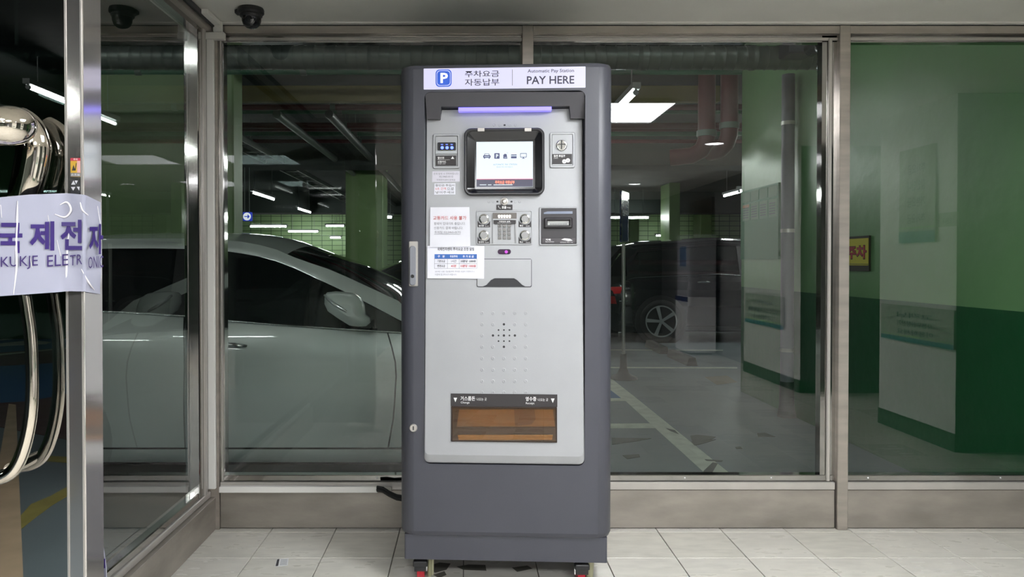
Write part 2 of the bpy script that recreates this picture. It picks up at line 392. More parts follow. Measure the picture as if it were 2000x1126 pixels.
mb = MB(); pts = [atY(736, 955, 3.12), atY(748, 957, 3.11), atY(760, 965, 3.09), atY(775, 972, 3.06), atY(795, 975, 3.03), atY(815, 973, 3.03)]
for dz, dy in ((0, 0), (.009, .004), (-.007, .008)): mb.tube([p+Vector((0, dy, dz)) for p in pts], .006, M['black'], 8)
mb.build('cable', label='black cable bundle from the white duct to the back of the pay station', cat='cable')
# ================================================================== dome camera
c0 = atZ(490, 17, CZ)
cx, cy2 = c0.x, c0.y
r = empty('security_camera', (cx, cy2, CZ-.07), 'black dome security camera under the lobby ceiling', 'security camera')
pl = Pl((cx, cy2, CZ), (1, 0, 0), (0, -1, 0))
MB().disc(pl, (0, 0), [(.050, 0), (.052, .006), (.052, .018), (.045, .024)], M['black'], 28).box(cx-.062, cx-.03, cy2-.015, cy2+.015, CZ-.024, CZ-.004, M['black'], c=.004).build('base', r)
MB().disc(pl, (0, 0), [(.044, .02), (.045, .03), (.040, .036)], M['black'], 28).build('collar', r)
MB().disc(pl, (0.002, 0), [(.039, .03), (.038, .05), (.032, .066), (.020, .076), (.006, .08)], mat('dome_black', (.01, .01, .012), .12), 28, smooth=True).build('dome', r)
e = MB(); pe = Pl((cx+.004, cy2-.03, CZ-.05), (1, 0, 0), Vector((0, -.35, 1))); 
e.disc(pe, (0, 0), [(.018, 0), (.018, .008), (.013, .010), (.012, .005)], mat('lens_glass', (.01, .012, .02), .05, coat=1), 20); e.build('lens', r)
# ================================================================== card on the floor
pc = Pl((0, 0, .001), (1, 0, 0), (0, 1, 0))
r0 = pc.uv(551, 1098)
r = empty('paper_card', (r0[0], r0[1], 0), 'small printed parking card lying on the floor tiles', 'card')
q = [pc.uv(*p) for p in ((541, 1091.5), (564, 1089.5), (562, 1104), (537, 1106))][::-1]
MB().pr(pc, [(q, 0), (q, .0008)], mat('card_white', (.75, .75, .76), .5)).build('card', r)
q = [pc.uv(*p) for p in ((541.5, 1092), (546, 1091.5), (543, 1105), (538, 1105.5))][::-1]
MB().pr(pc, [(q, .0008), (q, .0011)], M['ink']).build('magnetic_stripe', r, 'black stripe')
mb = MB()
for i in range(6):
    y = 1093+i*1.9; q = [pc.uv(*p) for p in ((548.5-i*.4, y), (561.5-i*.3, y-1), (561.3-i*.3, y-.3), (548.3-i*.4, y+.7))][::-1]; mb.pr(pc, [(q, .0008), (q, .001)], M['inkg'])
mb.build('print', r)

# scuffed patches on the tiles under the pay station
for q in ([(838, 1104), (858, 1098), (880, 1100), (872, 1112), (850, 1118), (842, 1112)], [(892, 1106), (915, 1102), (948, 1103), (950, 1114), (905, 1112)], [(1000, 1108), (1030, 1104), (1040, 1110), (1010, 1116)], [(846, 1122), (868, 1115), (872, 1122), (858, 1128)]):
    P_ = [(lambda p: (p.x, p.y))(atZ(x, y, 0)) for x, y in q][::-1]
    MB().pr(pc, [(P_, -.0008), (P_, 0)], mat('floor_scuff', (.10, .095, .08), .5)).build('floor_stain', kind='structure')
# ================================================================== pay station
th = radians(2.9)
KU = Vector((cos(th), -sin(th), 0))
o0 = atY(989, 1100, 2.6)
BP = Pl((o0.x, o0.y, 0), KU, (0, 0, 1))
def bz(px, py): return BP.uv(px, py)[1]
zbody0 = (bz(783, 1046)+bz(1190, 1055))/2; ztop = (bz(783, 126)+bz(1195, 120))/2
uL = (BP.uv(784, 130)[0]+BP.uv(781, 1000)[0])/2-.004; uR = (BP.uv(1195, 130)[0]+BP.uv(1194, 1000)[0])/2+.004
zp0 = (bz(788, 1092)+bz(1187, 1103))/2; uPL = BP.uv(789, 1070)[0]; uPR = BP.uv(1187, 1080)[0]
DEP = .50
KR = empty('pay_station', BP.pt(0, 0, -.25), 'tall charcoal automatic pay station with a silver front and a lit PAY HERE header', 'pay station')
KR['label'] = 'tall charcoal automatic pay station with silver front, screen and lit header'
def plan(z, i, r=.05): return [BP.pt(u, z, n) for u, n in [(a, b) for a, b in rr(uL+i, -DEP+i, uR-i, -i, r, 8)][::-1]]
mb = MB()
mb.rings([plan(zbody0, .018), plan(zbody0+.006, .005), plan(zbody0+.02, 0), plan(ztop-.018, 0), plan(ztop-.005, .004), plan(ztop, .016)][::1], M['kbody'])
# fix winding later through recalc
body = mb.build('housing', KR)
bm = bmesh.new(); bm.from_mesh(body.data); bmesh.ops.remove_doubles(bm, verts=bm.verts, dist=1e-6); bmesh.ops.recalc_face_normals(bm, faces=bm.faces); bm.to_mesh(body.data); bm.free()
cut = MB(); bo = BP.rect(829, 178, 1142.5, 907)
cut.rrp(BP, bo, -.07, .05, M['kdark'], r=.022, seg=6)
cu = cut.build('cutter', KR)
bm = bmesh.new(); bm.from_mesh(cu.data); bmesh.ops.remove_doubles(bm, verts=bm.verts, dist=1e-6); bmesh.ops.recalc_face_normals(bm, faces=bm.faces); bm.to_mesh(cu.data); bm.free()
md = body.modifiers.new('b', 'BOOLEAN'); md.object = cu; md.operation = 'DIFFERENCE'; md.solver = 'EXACT'
bpy.context.view_layer.update()
nm = bpy.data.meshes.new_from_object(body.evaluated_get(bpy.context.evaluated_depsgraph_get()))
body.modifiers.clear(); body.data = nm; bpy.data.objects.remove(cu)
for p in nm.polygons: p.use_smooth = False
try:
    nm.shade_smooth() if False else None
    for p in nm.polygons:
        p.use_smooth = p.area < .2 and abs(p.normal.z) < .2 and abs(p.normal.dot(BP.N)) < .999 and abs(p.normal.dot(KU)) < .999
except Exception: pass
mb = MB(); mb.rings([[BP.pt(u, z, n) for u, n in rr(uPL, -DEP+.03, uPR, -.012, .006, 2)[::-1]] for z in (zp0, zbody0+.004)], M['kbody']); mb.build('plinth', KR)
# header sign
hb = BP.rect(827.5, 132, 1143.5, 173)
HE = mat('header_lit', rgb(222, 220, 252), .4, emit=.88)
MB().rrp(BP, hb, -.002, .0015, HE, r=.002).build('header_sign', KR, 'lit lavender-white header panel')
hs = KR.children[-1]
hs = [c for c in KR.children if c.name.startswith('header_sign')][0]
HE.node_tree.nodes['Principled BSDF'].inputs['Base Color'].default_value = (.12, .12, .14, 1)
HI = mat('header_ink', rgb(44, 40, 62), .5)
t = MB()
text(t, BP, '주차요금', (908, 138, 975, 150.5), .0022, HI, .006)
text(t, BP, '자동납부', (908, 154, 975, 167.5), .0022, HI, .006)
text(t, BP, 'Automatic Pay Station', (1030.5, 135, 1121, 143.5), .0022, HI, .008)
text(t, BP, 'PAY HERE', (1029, 148.5, 1121.5, 164), .0022, HI, .014)
t.rrp(BP, BP.rect(1000, 136, 1001.2, 167), .0016, .0022, M['inkg'], r=.0003)
t.build('lettering', hs)
PB = mat('parking_blue', rgb(40, 84, 190), .4, emit=.45)
mb = MB().rrp(BP, BP.rect(851, 136, 882, 169.5), .0015, .0024, PB, r=.013, seg=6)
mb.frame(BP, BP.rect(853, 138, 880, 167.5), BP.rect(854, 139, 879, 166.5), .0024, .0028, mat('sign_line', rgb(200, 205, 250), .4, emit=.4), r=.011, seg=6)
text(mb, BP, 'P', (860.5, 142.5, 875, 162.5), .003, mat('sign_P', (.9, .9, 1), .4, emit=.5), .03)
mb.build('parking_symbol', hs)
# fascia plane (slightly tilted)
a1 = BP.pt(0, bz(989, 213), -.050); a2 = BP.pt(0, bz(989, 895), .016)
FP = Pl((a2+a1)/2, KU, a1-a2)
# hood
def hn(y, base=-.002): return base-.026*(y-178)/50
hp = [(830, 179), (1142, 179), (1144, 228), (1116, 228), (1113, 205), (861, 206), (858, 229), (832, 229)]
mb = MB(); A = [BP.uv(*p) for p in hp][::-1]; ys = [p[1] for p in hp][::-1]
mb.rings([[BP.pt(u, v, -.066) for u, v in A], [BP.pt(u, v, hn(y)) for (u, v), y in zip(A, ys)]], mat('hood_plastic', rgb(66, 65, 70), .5))
mb.build('hood', KR)
BL = mat('hood_light', rgb(128, 118, 246), .3, emit=1.3)
MB().rrp(BP, BP.rect(894.5, 206.5, 1078, 213.5), -.06, -.020, BL, r=.001).build('light_strip', KR, 'glowing violet-blue light strip')
# fascia
fb = FP.rect(831.5, 213, 1140.5, 906)
f0 = FP.uv(828, 906); f1 = FP.uv(1142, 906)
u0b, u1b, v0 = (FP.uv(828, 700)[0]), (FP.uv(1141.5, 700)[0]), fb[1]
def fpoly(i, bi, r):
    v1 = fb[3]; out = []
    for cx_, cz_, a0, rad in ((u1b-i-r, v0+bi+r, -pi/2, r), (u1b-i-.004, v1-.004, 0, .003), (u0b+i+.004, v1-.004, pi/2, .003), (u0b+i+r, v0+bi+r, pi, r)):
        for k_ in range(7):
            a = a0+pi/2*k_/6; out.append((cx_+rad*cos(a), cz_+rad*sin(a)))
    return out
mb = MB(); mb.pr(FP, [(fpoly(0, 0, .02), -.03), (fpoly(0, 0, .02), -.014), (fpoly(.0015, .004, .02), -.010), (fpoly(.004, .027, .018), -.001), (fpoly(.006, .030, .016), 0)], M['kfas'])
FA = mb.build('fascia', KR)
mb = MB(); D = M['dark']; sl = M['kfas']
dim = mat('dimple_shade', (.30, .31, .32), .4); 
k0 = FP.k(985, 650)
pts = [(x, y) for y in (611, 632.9, 654.7, 676.8, 699.3, 721.6, 744, 766) for x in (941.5, 962.8, 984.2, 1005.6, 1027)]
holes = [(984.2, 632.9, 2.4), (962.8, 654.7, 2.4), (1005.6, 654.7, 2.4), (984.2, 676.8, 2.4), (984.2, 654.7, 2.4)] + [(973.7, 644, 1.7), (984.2, 644, 1.7), (995, 644, 1.7), (973.7, 654.7, 1.7), (995, 654.7, 1.7), (973.7, 665.7, 1.7), (984.2, 665.7, 1.7), (995, 665.7, 1.7)]
hs_ = {(h[0], h[1]) for h in holes}
for p in pts:
    if p in hs_: continue
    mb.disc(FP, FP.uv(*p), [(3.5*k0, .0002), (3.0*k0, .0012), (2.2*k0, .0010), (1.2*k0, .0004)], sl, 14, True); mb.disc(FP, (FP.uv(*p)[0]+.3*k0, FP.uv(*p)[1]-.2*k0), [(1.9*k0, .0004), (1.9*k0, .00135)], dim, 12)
for p in [(965, 244), (976, 244.3), (996, 244.3), (1007, 244.2), (955, 393.5), (964, 393.5), (1006.5, 393.5), (1015, 393.5)]:
    mb.disc(FP, FP.uv(*p), [(2.8*k0, .0002), (2.4*k0, .0010), (1.7*k0, .0008), (1*k0, .0004)], sl, 12, True)
mb.build('dimples', KR, kind='stuff')
mb = MB()
for x, y, r_ in holes: mb.disc(FP, FP.uv(x, y), [(r_*k0, .0001), (r_*k0, .0005)], D, 12)
for x, y in ((985.5, 244.2), (971.5, 393.5), (999, 393.5)): mb.rrp(FP, FP.rect(x-2, y-1.6, x+2, y+1.6), .0001, .0006, D, r=.002)
mb.build('speaker_holes', KR, kind='stuff')
# screen
bez = mat('bezel_plastic', rgb(28, 27, 31), .28); bez2 = mat('bezel_inner', rgb(22, 22, 25), .16)
sc = empty  # placeholder name
bo_, bi_ = FP.rect(907, 252, 1063, 382), FP.rect(927.5, 273, 1045, 369)
mb = MB(); mb.frame(FP, bo_, FP.rect(913, 258, 1057, 377), 0, .020, bez, r=.026, ri=.02, n2=.017, seg=8, w=.003)
SB = mb.build('screen_bezel', KR)
mb = MB()
R0 = rr(*FP.rect(913, 258, 1057, 377), .02, 8); R1 = rr(*bi_, .004, 8)
mb.rings([[FP.pt(u, v, .0172) for u, v in R0], [FP.pt(u, v, .003) for u, v in R1]], bez2, False, True); mb.build('bezel_slope', SB)
for x in (940, 1031): MB().rrp(FP, FP.rect(x-6.5, 252.8, x+6.5, 258.8), .019, .023, M['steelb'], r=.001).build('clip', SB, 'small silver clip')
SW = mat('lcd_white', (.82, .93, 1.0), .3, emit=.92)
SW.node_tree.nodes['Principled BSDF'].inputs['Base Color'].default_value = (.06, .07, .08, 1)
scr = MB().rrp(FP, FP.rect(930.5, 277, 1040.8, 365), .003, .0045, SW, r=.0005).build('screen', KR, 'lit white touch screen with icons')
SN = mat('lcd_dark', rgb(38, 36, 62), .3, emit=.25); t = MB()
t.rrp(FP, FP.rect(930.7, 350.2, 1040.6, 364.8), .0045, .005, SN, r=.0005)
t.rrp(FP, FP.rect(930.7, 349.5, 1040.6, 350.5), .0045, .0051, mat('lcd_red', rgb(190, 60, 110), .3, emit=.4), r=.0003)
IC = mat('lcd_icon', rgb(36, 46, 96), .3, emit=.1)
def car_icon(mb, cx, cy_):
    mb.poly(FP, [(cx-7, cy_+3.5), (cx-7.4, cy_-.5), (cx-5.5, cy_-1.5), (cx-4.2, cy_-4.6), (cx+4.2, cy_-4.6), (cx+5.5, cy_-1.5), (cx+7.4, cy_-.5), (cx+7, cy_+3.5)], .0045, .0052, IC)
    mb.poly(FP, [(cx-4.2, cy_-1.6), (cx-3.2, cy_-3.8), (cx+3.2, cy_-3.8), (cx+4.2, cy_-1.6)], .0052, .0054, SW)
    for q in (-5.5, 3.5): mb.poly(FP, [(cx+q, cy_+3.5), (cx+q, cy_+5.2), (cx+q+2, cy_+5.2), (cx+q+2, cy_+3.5)], .0045, .0052, IC)
    mb.poly(FP, [(cx-5, cy_+.8), (cx-5, cy_+1.6), (cx+5, cy_+1.6), (cx+5, cy_+.8)], .0052, .0054, SW)
car_icon(t, 951, 305)
t.rrp(FP, FP.rect(965.5, 299.5, 975.8, 310.3), .0045, .0052, IC, r=.002)
text(t, FP, 'P', (968.6, 301.5, 973.4, 308.6), .0054, SW, .03)
t.poly(FP, [(983, 310), (983, 303), (986, 300.5), (989.5, 301.5), (991, 310)], .0045, .0052, IC)
for a in ((990, 300.6), (992, 299), (990.5, 298)): t.disc(FP, FP.uv(*a), [(.0008, .0045), (.0008, .005)], IC, 6)
t.poly(FP, [(985, 307.5), (985, 308.3), (989.5, 308.3), (989.5, 307.5)], .0052, .0054, SW)
t.rrp(FP, FP.rect(998, 302, 1009, 309.5), .0045, .0052, IC, r=.0015); t.rrp(FP, FP.rect(998, 304, 1009, 305.4), .0052, .0054, SW, r=.0002)
t.frame(FP, FP.rect(1016, 299.5, 1028.5, 307.6), FP.rect(1017, 300.5, 1027.5, 306.6), .0045, .0052, IC, r=.001, seg=2)
t.rrp(FP, FP.rect(1021.4, 307.6, 1023.2, 309.6), .0045, .0052, IC, r=.0002); t.rrp(FP, FP.rect(1019, 309.4, 1025.6, 310.2), .0045, .0052, IC, r=.0002)
text(t, FP, 'AUTOMATIC  PAY  STATION', (963.5, 320, 1009.5, 322.9), .0048, mat('lcd_teal', rgb(70, 130, 165), .3, emit=.15), .0)
text(t, FP, '편리한 무인 주차 정산기', (970, 325, 1001, 327.6), .0048, mat('lcd_teal', rgb(70, 130, 165), .3), .0)
text(t, FP, '주차요금 자동납부', (967, 352.8, 1005, 359.5), .0053, mat('lcd_orange', rgb(240, 120, 90), .3, emit=.6), .03)
for a, b in ((937, 950), (953, 960), (964, 1001)): t.rrp(FP, FP.rect(a, 360.5, b, 361.8), .005, .0053, SW, r=.0002)
t.build('display_graphics', scr)
# coupon / credit card slot
def recess_unit(name, box, label=None):
    o = MB().frame(FP, FP.rect(*box), FP.rect(box[0]+5, box[1]+5, box[2]-5, box[3]-5), 0, .006, sl, r=.007, ri=.004, n2=.001, seg=5, w=.002).build(name, KR, label); return o
cs = recess_unit('card_slot', (845.5, 261.5, 898.5, 329.5))
mb = MB().rrp(FP, FP.rect(851, 267, 893, 304), .0005, .003, sl, r=.002)
mb.rrp(FP, FP.rect(851, 295, 893, 301), .003, .009, mat('silver_shelf', (.42, .44, .46), .4), r=.001); mb.build('slot_plate', cs)
MB().rrp(FP, FP.rect(855, 278.5, 890.5, 294.5), .003, .007, D, r=.004).build('slot_mouth', cs, 'black slot mouth')
mb = MB(); LB = mat('led_blue', rgb(70, 90, 255), .3, emit=5)
for x in (864, 873.5, 883): mb.disc(FP, FP.uv(x, 289), [(3.2*k0, .0071), (2.6*k0, .0078)], LB, 12); mb.rrp(FP, FP.rect(x-2.5, 282.2, x+1.5, 283.2), .0071, .0074, LB, r=.0003)
mb.build('leds', cs, 'three glowing blue lights')
mb = MB().rrp(FP, FP.rect(851.5, 304, 891, 323), .0005, .004, M['klabel'], r=.001); KW = M['kwhite']
text(mb, FP, '할인권', (855, 306.3, 867.5, 310.8), .0044, KW, .02); text(mb, FP, 'Discount Coupon', (855, 311.3, 878.5, 313.1), .0044, KW)
text(mb, FP, '신용카드', (855, 314, 871.5, 318.6), .0044, KW, .02); text(mb, FP, 'Credit Card', (855, 319.3, 870, 321), .0044, KW)
mb.poly(FP, [(881, 310.5), (887.3, 310.5), (884.2, 305.5)], .004, .0045, KW); mb.build('slot_label', cs)
# coin slot
cn = recess_unit('coin_slot', (1073.5, 258.5, 1123, 328))
MB().rrp(FP, FP.rect(1078.5, 263, 1118, 323), .0005, .003, sl, r=.002).build('slot_plate', cn)
k1 = FP.k(1096, 284)
mb = MB().disc(FP, FP.uv(1096.5, 284.5), [(11*k1, .003), (11*k1, .006), (9.6*k1, .009), (8*k1, .0085)], M['chromec'], 28, True); mb.build('coin_funnel', cn, 'round chrome coin funnel')
mb = MB().rrp(FP, FP.rect(1095.3, 275, 1097.6, 292), .0085, .0095, D, r=.001); mb.rrp(FP, FP.rect(1088.5, 281.6, 1105, 283.2), .0085, .0092, M['klabel'], r=.001); mb.build('coin_opening', cn)
mb = MB().rrp(FP, FP.rect(1078.5, 301, 1117, 320.5), .003, .0045, M['klabel'], r=.001)
text(mb, FP, '동전 투입구', (1081.5, 302.6, 1103.5, 307.4), .0049, KW, .02); text(mb, FP, 'Coins', (1081.5, 308.2, 1089.5, 310.1), .0049, KW)
for x, y in ((1102, 315.5), (1109, 313.5)): mb.disc(FP, FP.uv(x, y), [(4.2*k1, .0045), (4.2*k1, .005)], KW, 16)
for x, y in ((1102, 315.5), (1109, 313.5)): mb.rrp(FP, FP.rect(x-1.8, y-.7, x+1.8, y+.5), .005, .0052, M['inkg'], r=.0004)
mb.build('coin_label', cn)
# help button + label
mb = MB().disc(FP, FP.uv(985, 393.5), [(7.6*k0, .0), (7.6*k0, .004), (6.4*k0, .006), (5.6*k0, .0045), (5.2*k0, .0075), (2*k0, .0085)], M['steelb'], 24, True); hbn = mb.build('help_button', KR)
mb = MB().rrp(FP, FP.rect(969.3, 399.5, 1001, 409.7), .0, .0015, M['klabel'], r=.0015)
text(mb, FP, '호출', (980, 402, 989, 407.5), .0019, KW, .02); text(mb, FP, 'Help', (990.5, 404, 997.5, 407.3), .0019, KW, .01)
P3 = [FP.pt(*FP.uv(*p), .0022) for p in ((973.5, 402), (973.8, 404.5), (975.5, 406.3), (977.8, 407))]
mb.tube(P3, [.0016, .0008, .0008, .0016], KW, 6); mb.build('help_label', hbn)
# keypad group
kp = MB().frame(FP, FP.rect(930, 410.5, 1040, 478), FP.rect(932.5, 413, 1037.5, 475.5), 0, .0035, sl, r=.007, ri=.005, n2=.001, seg=5, w=.001)
kp.rrp(FP, FP.rect(932, 412.5, 1038, 476), .0, .0015, sl, r=.005)
kp = kp.build('keypad_plate', KR)
pocket = mat('pocket_metal', rgb(150, 150, 150), .35, .3)
mb = MB(); Q = [FP.uv(*p) for p in ((962.5, 417), (1008.5, 417), (1008.5, 474), (962.5, 474))]
mb.rrp(FP, FP.rect(962.5, 416, 1009, 428), .0015, .010, mat('pocket_roof', rgb(96, 90, 86), .4), r=.002)
mb.poly(FP, [(962.5, 428), (966, 428), (964.5, 474), (962.5, 474)], .0015, .007, sl); mb.poly(FP, [(1005.5, 428), (1009, 428), (1009, 474), (1007.5, 474)], .0015, .007, pocket)
mb.rrp(FP, FP.rect(963, 427.6, 1008.5, 430), .008, .0115, sl, r=.001); mb.build('keypad_hood', kp)
mb = MB(); LW = mat('led_white', (1, .97, .85), .3, emit=2.5)
for i in range(5):
    mb.disc(FP, FP.uv(974.8+i*5.2, 422.2), [(2.3*k0, .0100), (1.9*k0, .0106)], LW, 12); mb.rrp(FP, FP.rect(973.2+i*5.2, 425, 976.4+i*5.2, 426.2), .010, .0104, LW, r=.0004)
mb.build('leds', kp, 'row of five glowing white lights')
mb = MB().rrp(FP, FP.rect(964, 430.5, 1007.5, 437), .0015, .0095, M['klabel'], r=.001); text(mb, FP, '차량번호 입력', (974.5, 431.2, 996, 434.4), .0099, KW, .02); text(mb, FP, 'Enter Vehicle Number', (972, 435, 998, 436.4), .0099, KW)
mb.build('keypad_label', kp)
key = mat('key_metal', rgb(112, 110, 108), .3, .5); kt = iter('123456789*0#')
for y in (440.5, 448.5, 456.3, 464.2):
    for x in (976, 985.2, 994.2):
        mb = MB().rrp(FP, FP.rect(x-3.2, y-3, x+3.2, y+3), .0015, .006, key, r=.0008, c=.001)
        text(mb, FP, next(kt), (x-1, y-1.6, x+1, y+1.6), .0063, M['ink']); mb.build('key', kp)
for x, y, ko, en in ((945.3, 427.7, '영수증', 'Receipt'), (945, 459.6, '한국어', 'English'), (1025.2, 427.5, '확인', 'OK'), (1025, 459.4, '취소', 'Cancel')):
    mb = MB(); c = FP.uv(x, y)
    mb.disc(FP, c, [(10.2*k0, .0015), (10.2*k0, .004), (9.2*k0, .008), (7.8*k0, .007), (7.4*k0, .0085), (6.9*k0, .0092)], M['chromec'], 28, True)
    mb.disc(FP, c, [(6.9*k0, .0092), (6.7*k0, .0098)], mat('button_face', rgb(146, 146, 146), .4), 24)
    b = mb.build('push_button', kp)
    mb = MB().poly(FP, [(x-12.3, y+3), (x-12.3, y+15.8), (x+12, y+15.8), (x+12, y+3), (x+9, y+8), (x+4, y+11), (x-4, y+11), (x-9, y+8)], .0015, .0028, M['klabel'])
    text(mb, FP, ko, (x-10.2, y+11.4, x-10.2+3.3*len(ko), y+14.8), .0032, KW, .02); text(mb, FP, en, (x+2, y+12.8, x+10, y+14.7), .0032, KW); mb.build('button_label', b)
# bill slot
bs = MB().frame(FP, FP.rect(1053, 404, 1128, 479), FP.rect(1057, 407.5, 1125, 476), 0, .006, sl, r=.006, ri=.003, n2=.002, seg=5, w=.002).build('bill_slot', KR)
BD = mat('bill_unit_dark', rgb(40, 37, 41), .42)
mb = MB().rrp(FP, FP.rect(1056.5, 407, 1125.5, 476.5), .0, .0035, BD, r=.003); mb.rrp(FP, FP.rect(1057.5, 464, 1124, 475.5), .0035, .006, mat('bill_lip', rgb(62, 58, 62), .45), r=.001, c=.0015); mb.build('bill_plate', bs)
MB().poly(FP, [(1062, 418), (1062, 415), (1069, 413), (1118, 412.5), (1118, 417.5)], .0035, .0055, mat('bill_window', rgb(120, 128, 146), .15)).build('status_window', bs)
mb = MB().frame(FP, FP.rect(1062.5, 425.5, 1117.5, 445.5), FP.rect(1069.5, 431.5, 1111, 439.5), .0035, .018, BD, r=.004, ri=.0015, n2=.006, seg=3, w=.004)
mb.rrp(FP, FP.rect(1069.5, 431.5, 1111, 439.5), .0035, .006, mat('bill_throat', rgb(178, 180, 178), .3), r=.001)
for i in range(14): mb.rrp(FP, FP.rect(1074+i*2.4, 436.6, 1075.3+i*2.4, 438.6), .006, .0066, D, r=.0002)
mb.build('bill_mouth', bs)
mb = MB(); text(mb, FP, '지폐', (1065.5, 466.2, 1075, 470), .0064, KW, .02); text(mb, FP, 'Banknotes', (1065.5, 471.2, 1082, 472.9), .0064, KW)
mb.poly(FP, [(1096, 468), (1102, 465.3), (1113, 466.5), (1118, 469.5), (1110, 470.8), (1104, 469.3)], .006, .0066, KW); text(mb, FP, '오만원권 투입 가능', (1093.5, 472, 1119, 474.2), .0064, KW); mb.build('bill_print', bs, kind='stuff')
# presence sensor
mb = MB().rrp(FP, FP.rect(971, 485.3, 999, 497.3), .0, .0015, sl, r=.009, seg=6).rrp(FP, FP.rect(972.2, 486.4, 997.8, 496.2), .0015, .003, mat('sensor_purple', rgb(45, 8, 50), .1, coat=1), r=.0085, seg=6); so = mb.build('sensor_window', KR)
MB().disc(FP, FP.uv(988.7, 491.6), [(3.2*k0, .003), (2.6*k0, .0036)], mat('sensor_led', rgb(170, 60, 180), .3, emit=.4), 14).build('sensor_eye', so)
# receipt flap
rf = MB().rrp(FP, FP.rect(931, 504.8, 1038.6, 560.5), .0, .0012, mat('gap_dark', (.05, .05, .06), .5), r=.006).build('card_return_gap', KR)
P4 = [(932.2, 506), (1037.4, 506), (1037.4, 557), (1035.5, 559), (1026, 559), (1020, 556), (1010, 546.5), (1004, 543), (966, 543), (959, 546.5), (950, 556), (943, 559), (934, 559), (932.2, 557)]
MB().poly(FP, P4, .0012, .004, sl).build('flap_door', rf)
MB().poly(FP, [(944, 559), (951, 556), (960, 547), (966, 544), (1004, 544), (1009, 547), (1019, 556), (1025, 559)], .0012, .0022, mat('flap_dark', rgb(34, 34, 39), .55)).build('flap_pull', rf)
# change / receipt tray
ct = MB().rrp(FP, FP.rect(880.5, 768.8, 1088.5, 793), .0, .0025, M['klabel'], r=.001)
text(ct, FP, '거스름돈', (899.5, 773, 928, 781.8), .0029, KW, .015); text(ct, FP, '나오는 곳', (931, 776, 950.5, 781.8), .0029, KW); text(ct, FP, 'Change', (900, 783.3, 917, 788.2), .0029, KW)
text(ct, FP, '영수증', (1026.5, 774, 1047.5, 782.6), .0029, KW, .015); text(ct, FP, '나오는 곳', (1050.5, 777, 1070.5, 782.8), .0029, KW); text(ct, FP, 'Receipt', (1027, 784.6, 1043.5, 789.8), .0029, KW)
ct.poly(FP, [(886, 776), (893, 776), (889.5, 784.5)], .0025, .003, KW); ct.poly(FP, [(1076, 777.5), (1083, 777.5), (1079.5, 786)], .0025, .003, KW)
ct.build('tray_label', KR)
amb = mat('amber_back', rgb(124, 88, 44), .35, var=.25, vscale=9); ambd = mat('amber_dark', rgb(56, 34, 16), .4); ambl = mat('amber_lip', rgb(140, 104, 54), .25, bump=.3, bscale=30, stretch=(1, 1, 5))
tr_ = MB().frame(FP, FP.rect(881, 793.5, 1088, 862.5), FP.rect(884, 796, 1085.5, 860), 0, .0045, mat('tray_frame', rgb(48, 36, 30), .3), r=.002, ri=.002, n2=.0005, seg=2, w=.001).build('change_tray', KR)
mb = MB().rrp(FP, FP.rect(883.5, 795.5, 1086, 860.5), .0, .0010, ambd, r=.001)
mb.poly(FP, [(897, 799), (1080, 799), (1084, 832), (892, 832)], .001, .002, amb)
mb.poly(FP, [(1004, 799), (1044, 799), (1046, 818), (1038, 828), (1006, 831)], .002, .0024, mat('amber_stain', rgb(90, 58, 28), .4))
mb.poly(FP, [(892, 834), (1084, 834), (1085, 846), (890, 846)], .001, .006, ambd)
mb.poly(FP, [(894, 848), (1080, 848), (1078, 858), (896, 858)], .001, .005, ambl); mb.build('tray_interior', tr_)
MB().rrp(FP, FP.rect(884, 796, 1085.5, 860), .0062, .0070, glass('amber_cover', (.90, .83, .70), 1.6), r=.001).build('tray_cover', tr_, 'smoked amber flap')
# body handle and lock
bu = BP.rect(799, 471, 816.5, 558.5)
hd = MB().rrp(BP, bu, .0, .004, M['steelb'], r=.003, c=.001).build('door_handle', KR, 'silver swing handle')
MB().rrp(BP, BP.rect(800.5, 480, 812.5, 557), .004, .016, mat('handle_grey', rgb(140, 142, 150), .35, .4), r=.010, c=.003, seg=6).build('lever', hd)
MB().disc(BP, BP.uv(806.5, 539), [(3.6*k0, .016), (3.2*k0, .0175), (1.5*k0, .017)], D, 16).build('key_cylinder', hd)
MB().disc(BP, BP.uv(807.5, 835), [(8*k0, 0), (8*k0, .003), (6.6*k0, .006)], M['steelb'], 24).rrp(BP, BP.rect(806.3, 831, 808.8, 838.5), .006, .0066, D, r=.001).build('lock', KR, 'round steel key lock')
# scuffs on the body
# casters
def caster(px, py, mirror_=1):
    u = BP.uv(px, 1110)[0]; n = -.075; c = BP.pt(u, 0, n)
    r_ = MB().tube([c+Vector((-.013, 0, .040)), c+Vector((.013, 0, .040))], .040, mat('caster_red', rgb(190, 22, 48), .35), 24)
    r_.tube([c+Vector((-.016, 0, .040)), c+Vector((.016, 0, .040))], .014, M['steelb'], 12)
    o = r_.build('caster', KR, 'red wheel in a steel fork')
    f = MB()
    for s in (-1, 1): f.box(c.x+s*.021-.002, c.x+s*.021+.002, c.y-.02, c.y+.02, .03, .078, M['chromec'])
    f.box(c.x-.026, c.x+.026, c.y-.035, c.y+.035, .078, .086, M['steelb'])
    f.box(c.x-.026, c.x+.026, c.y-.060, c.y-.02, .060, .080, D, c=.003)
    f.poly(Pl((c.x, c.y, 0), (1, 0, 0), (0, 0, 1)), [(-.021, .045), (.021, .045), (.021, .066), (-.021, .066)], .045, .058, D, px=False)
    f.tube([c+Vector((.03, .01, .0)), c+Vector((.03, .01, .086))], .008, mat('jack_leg', rgb(150, 150, 120), .5), 10)
    f.build('fork', o)
for px in (818, 1137): caster(px, 0)
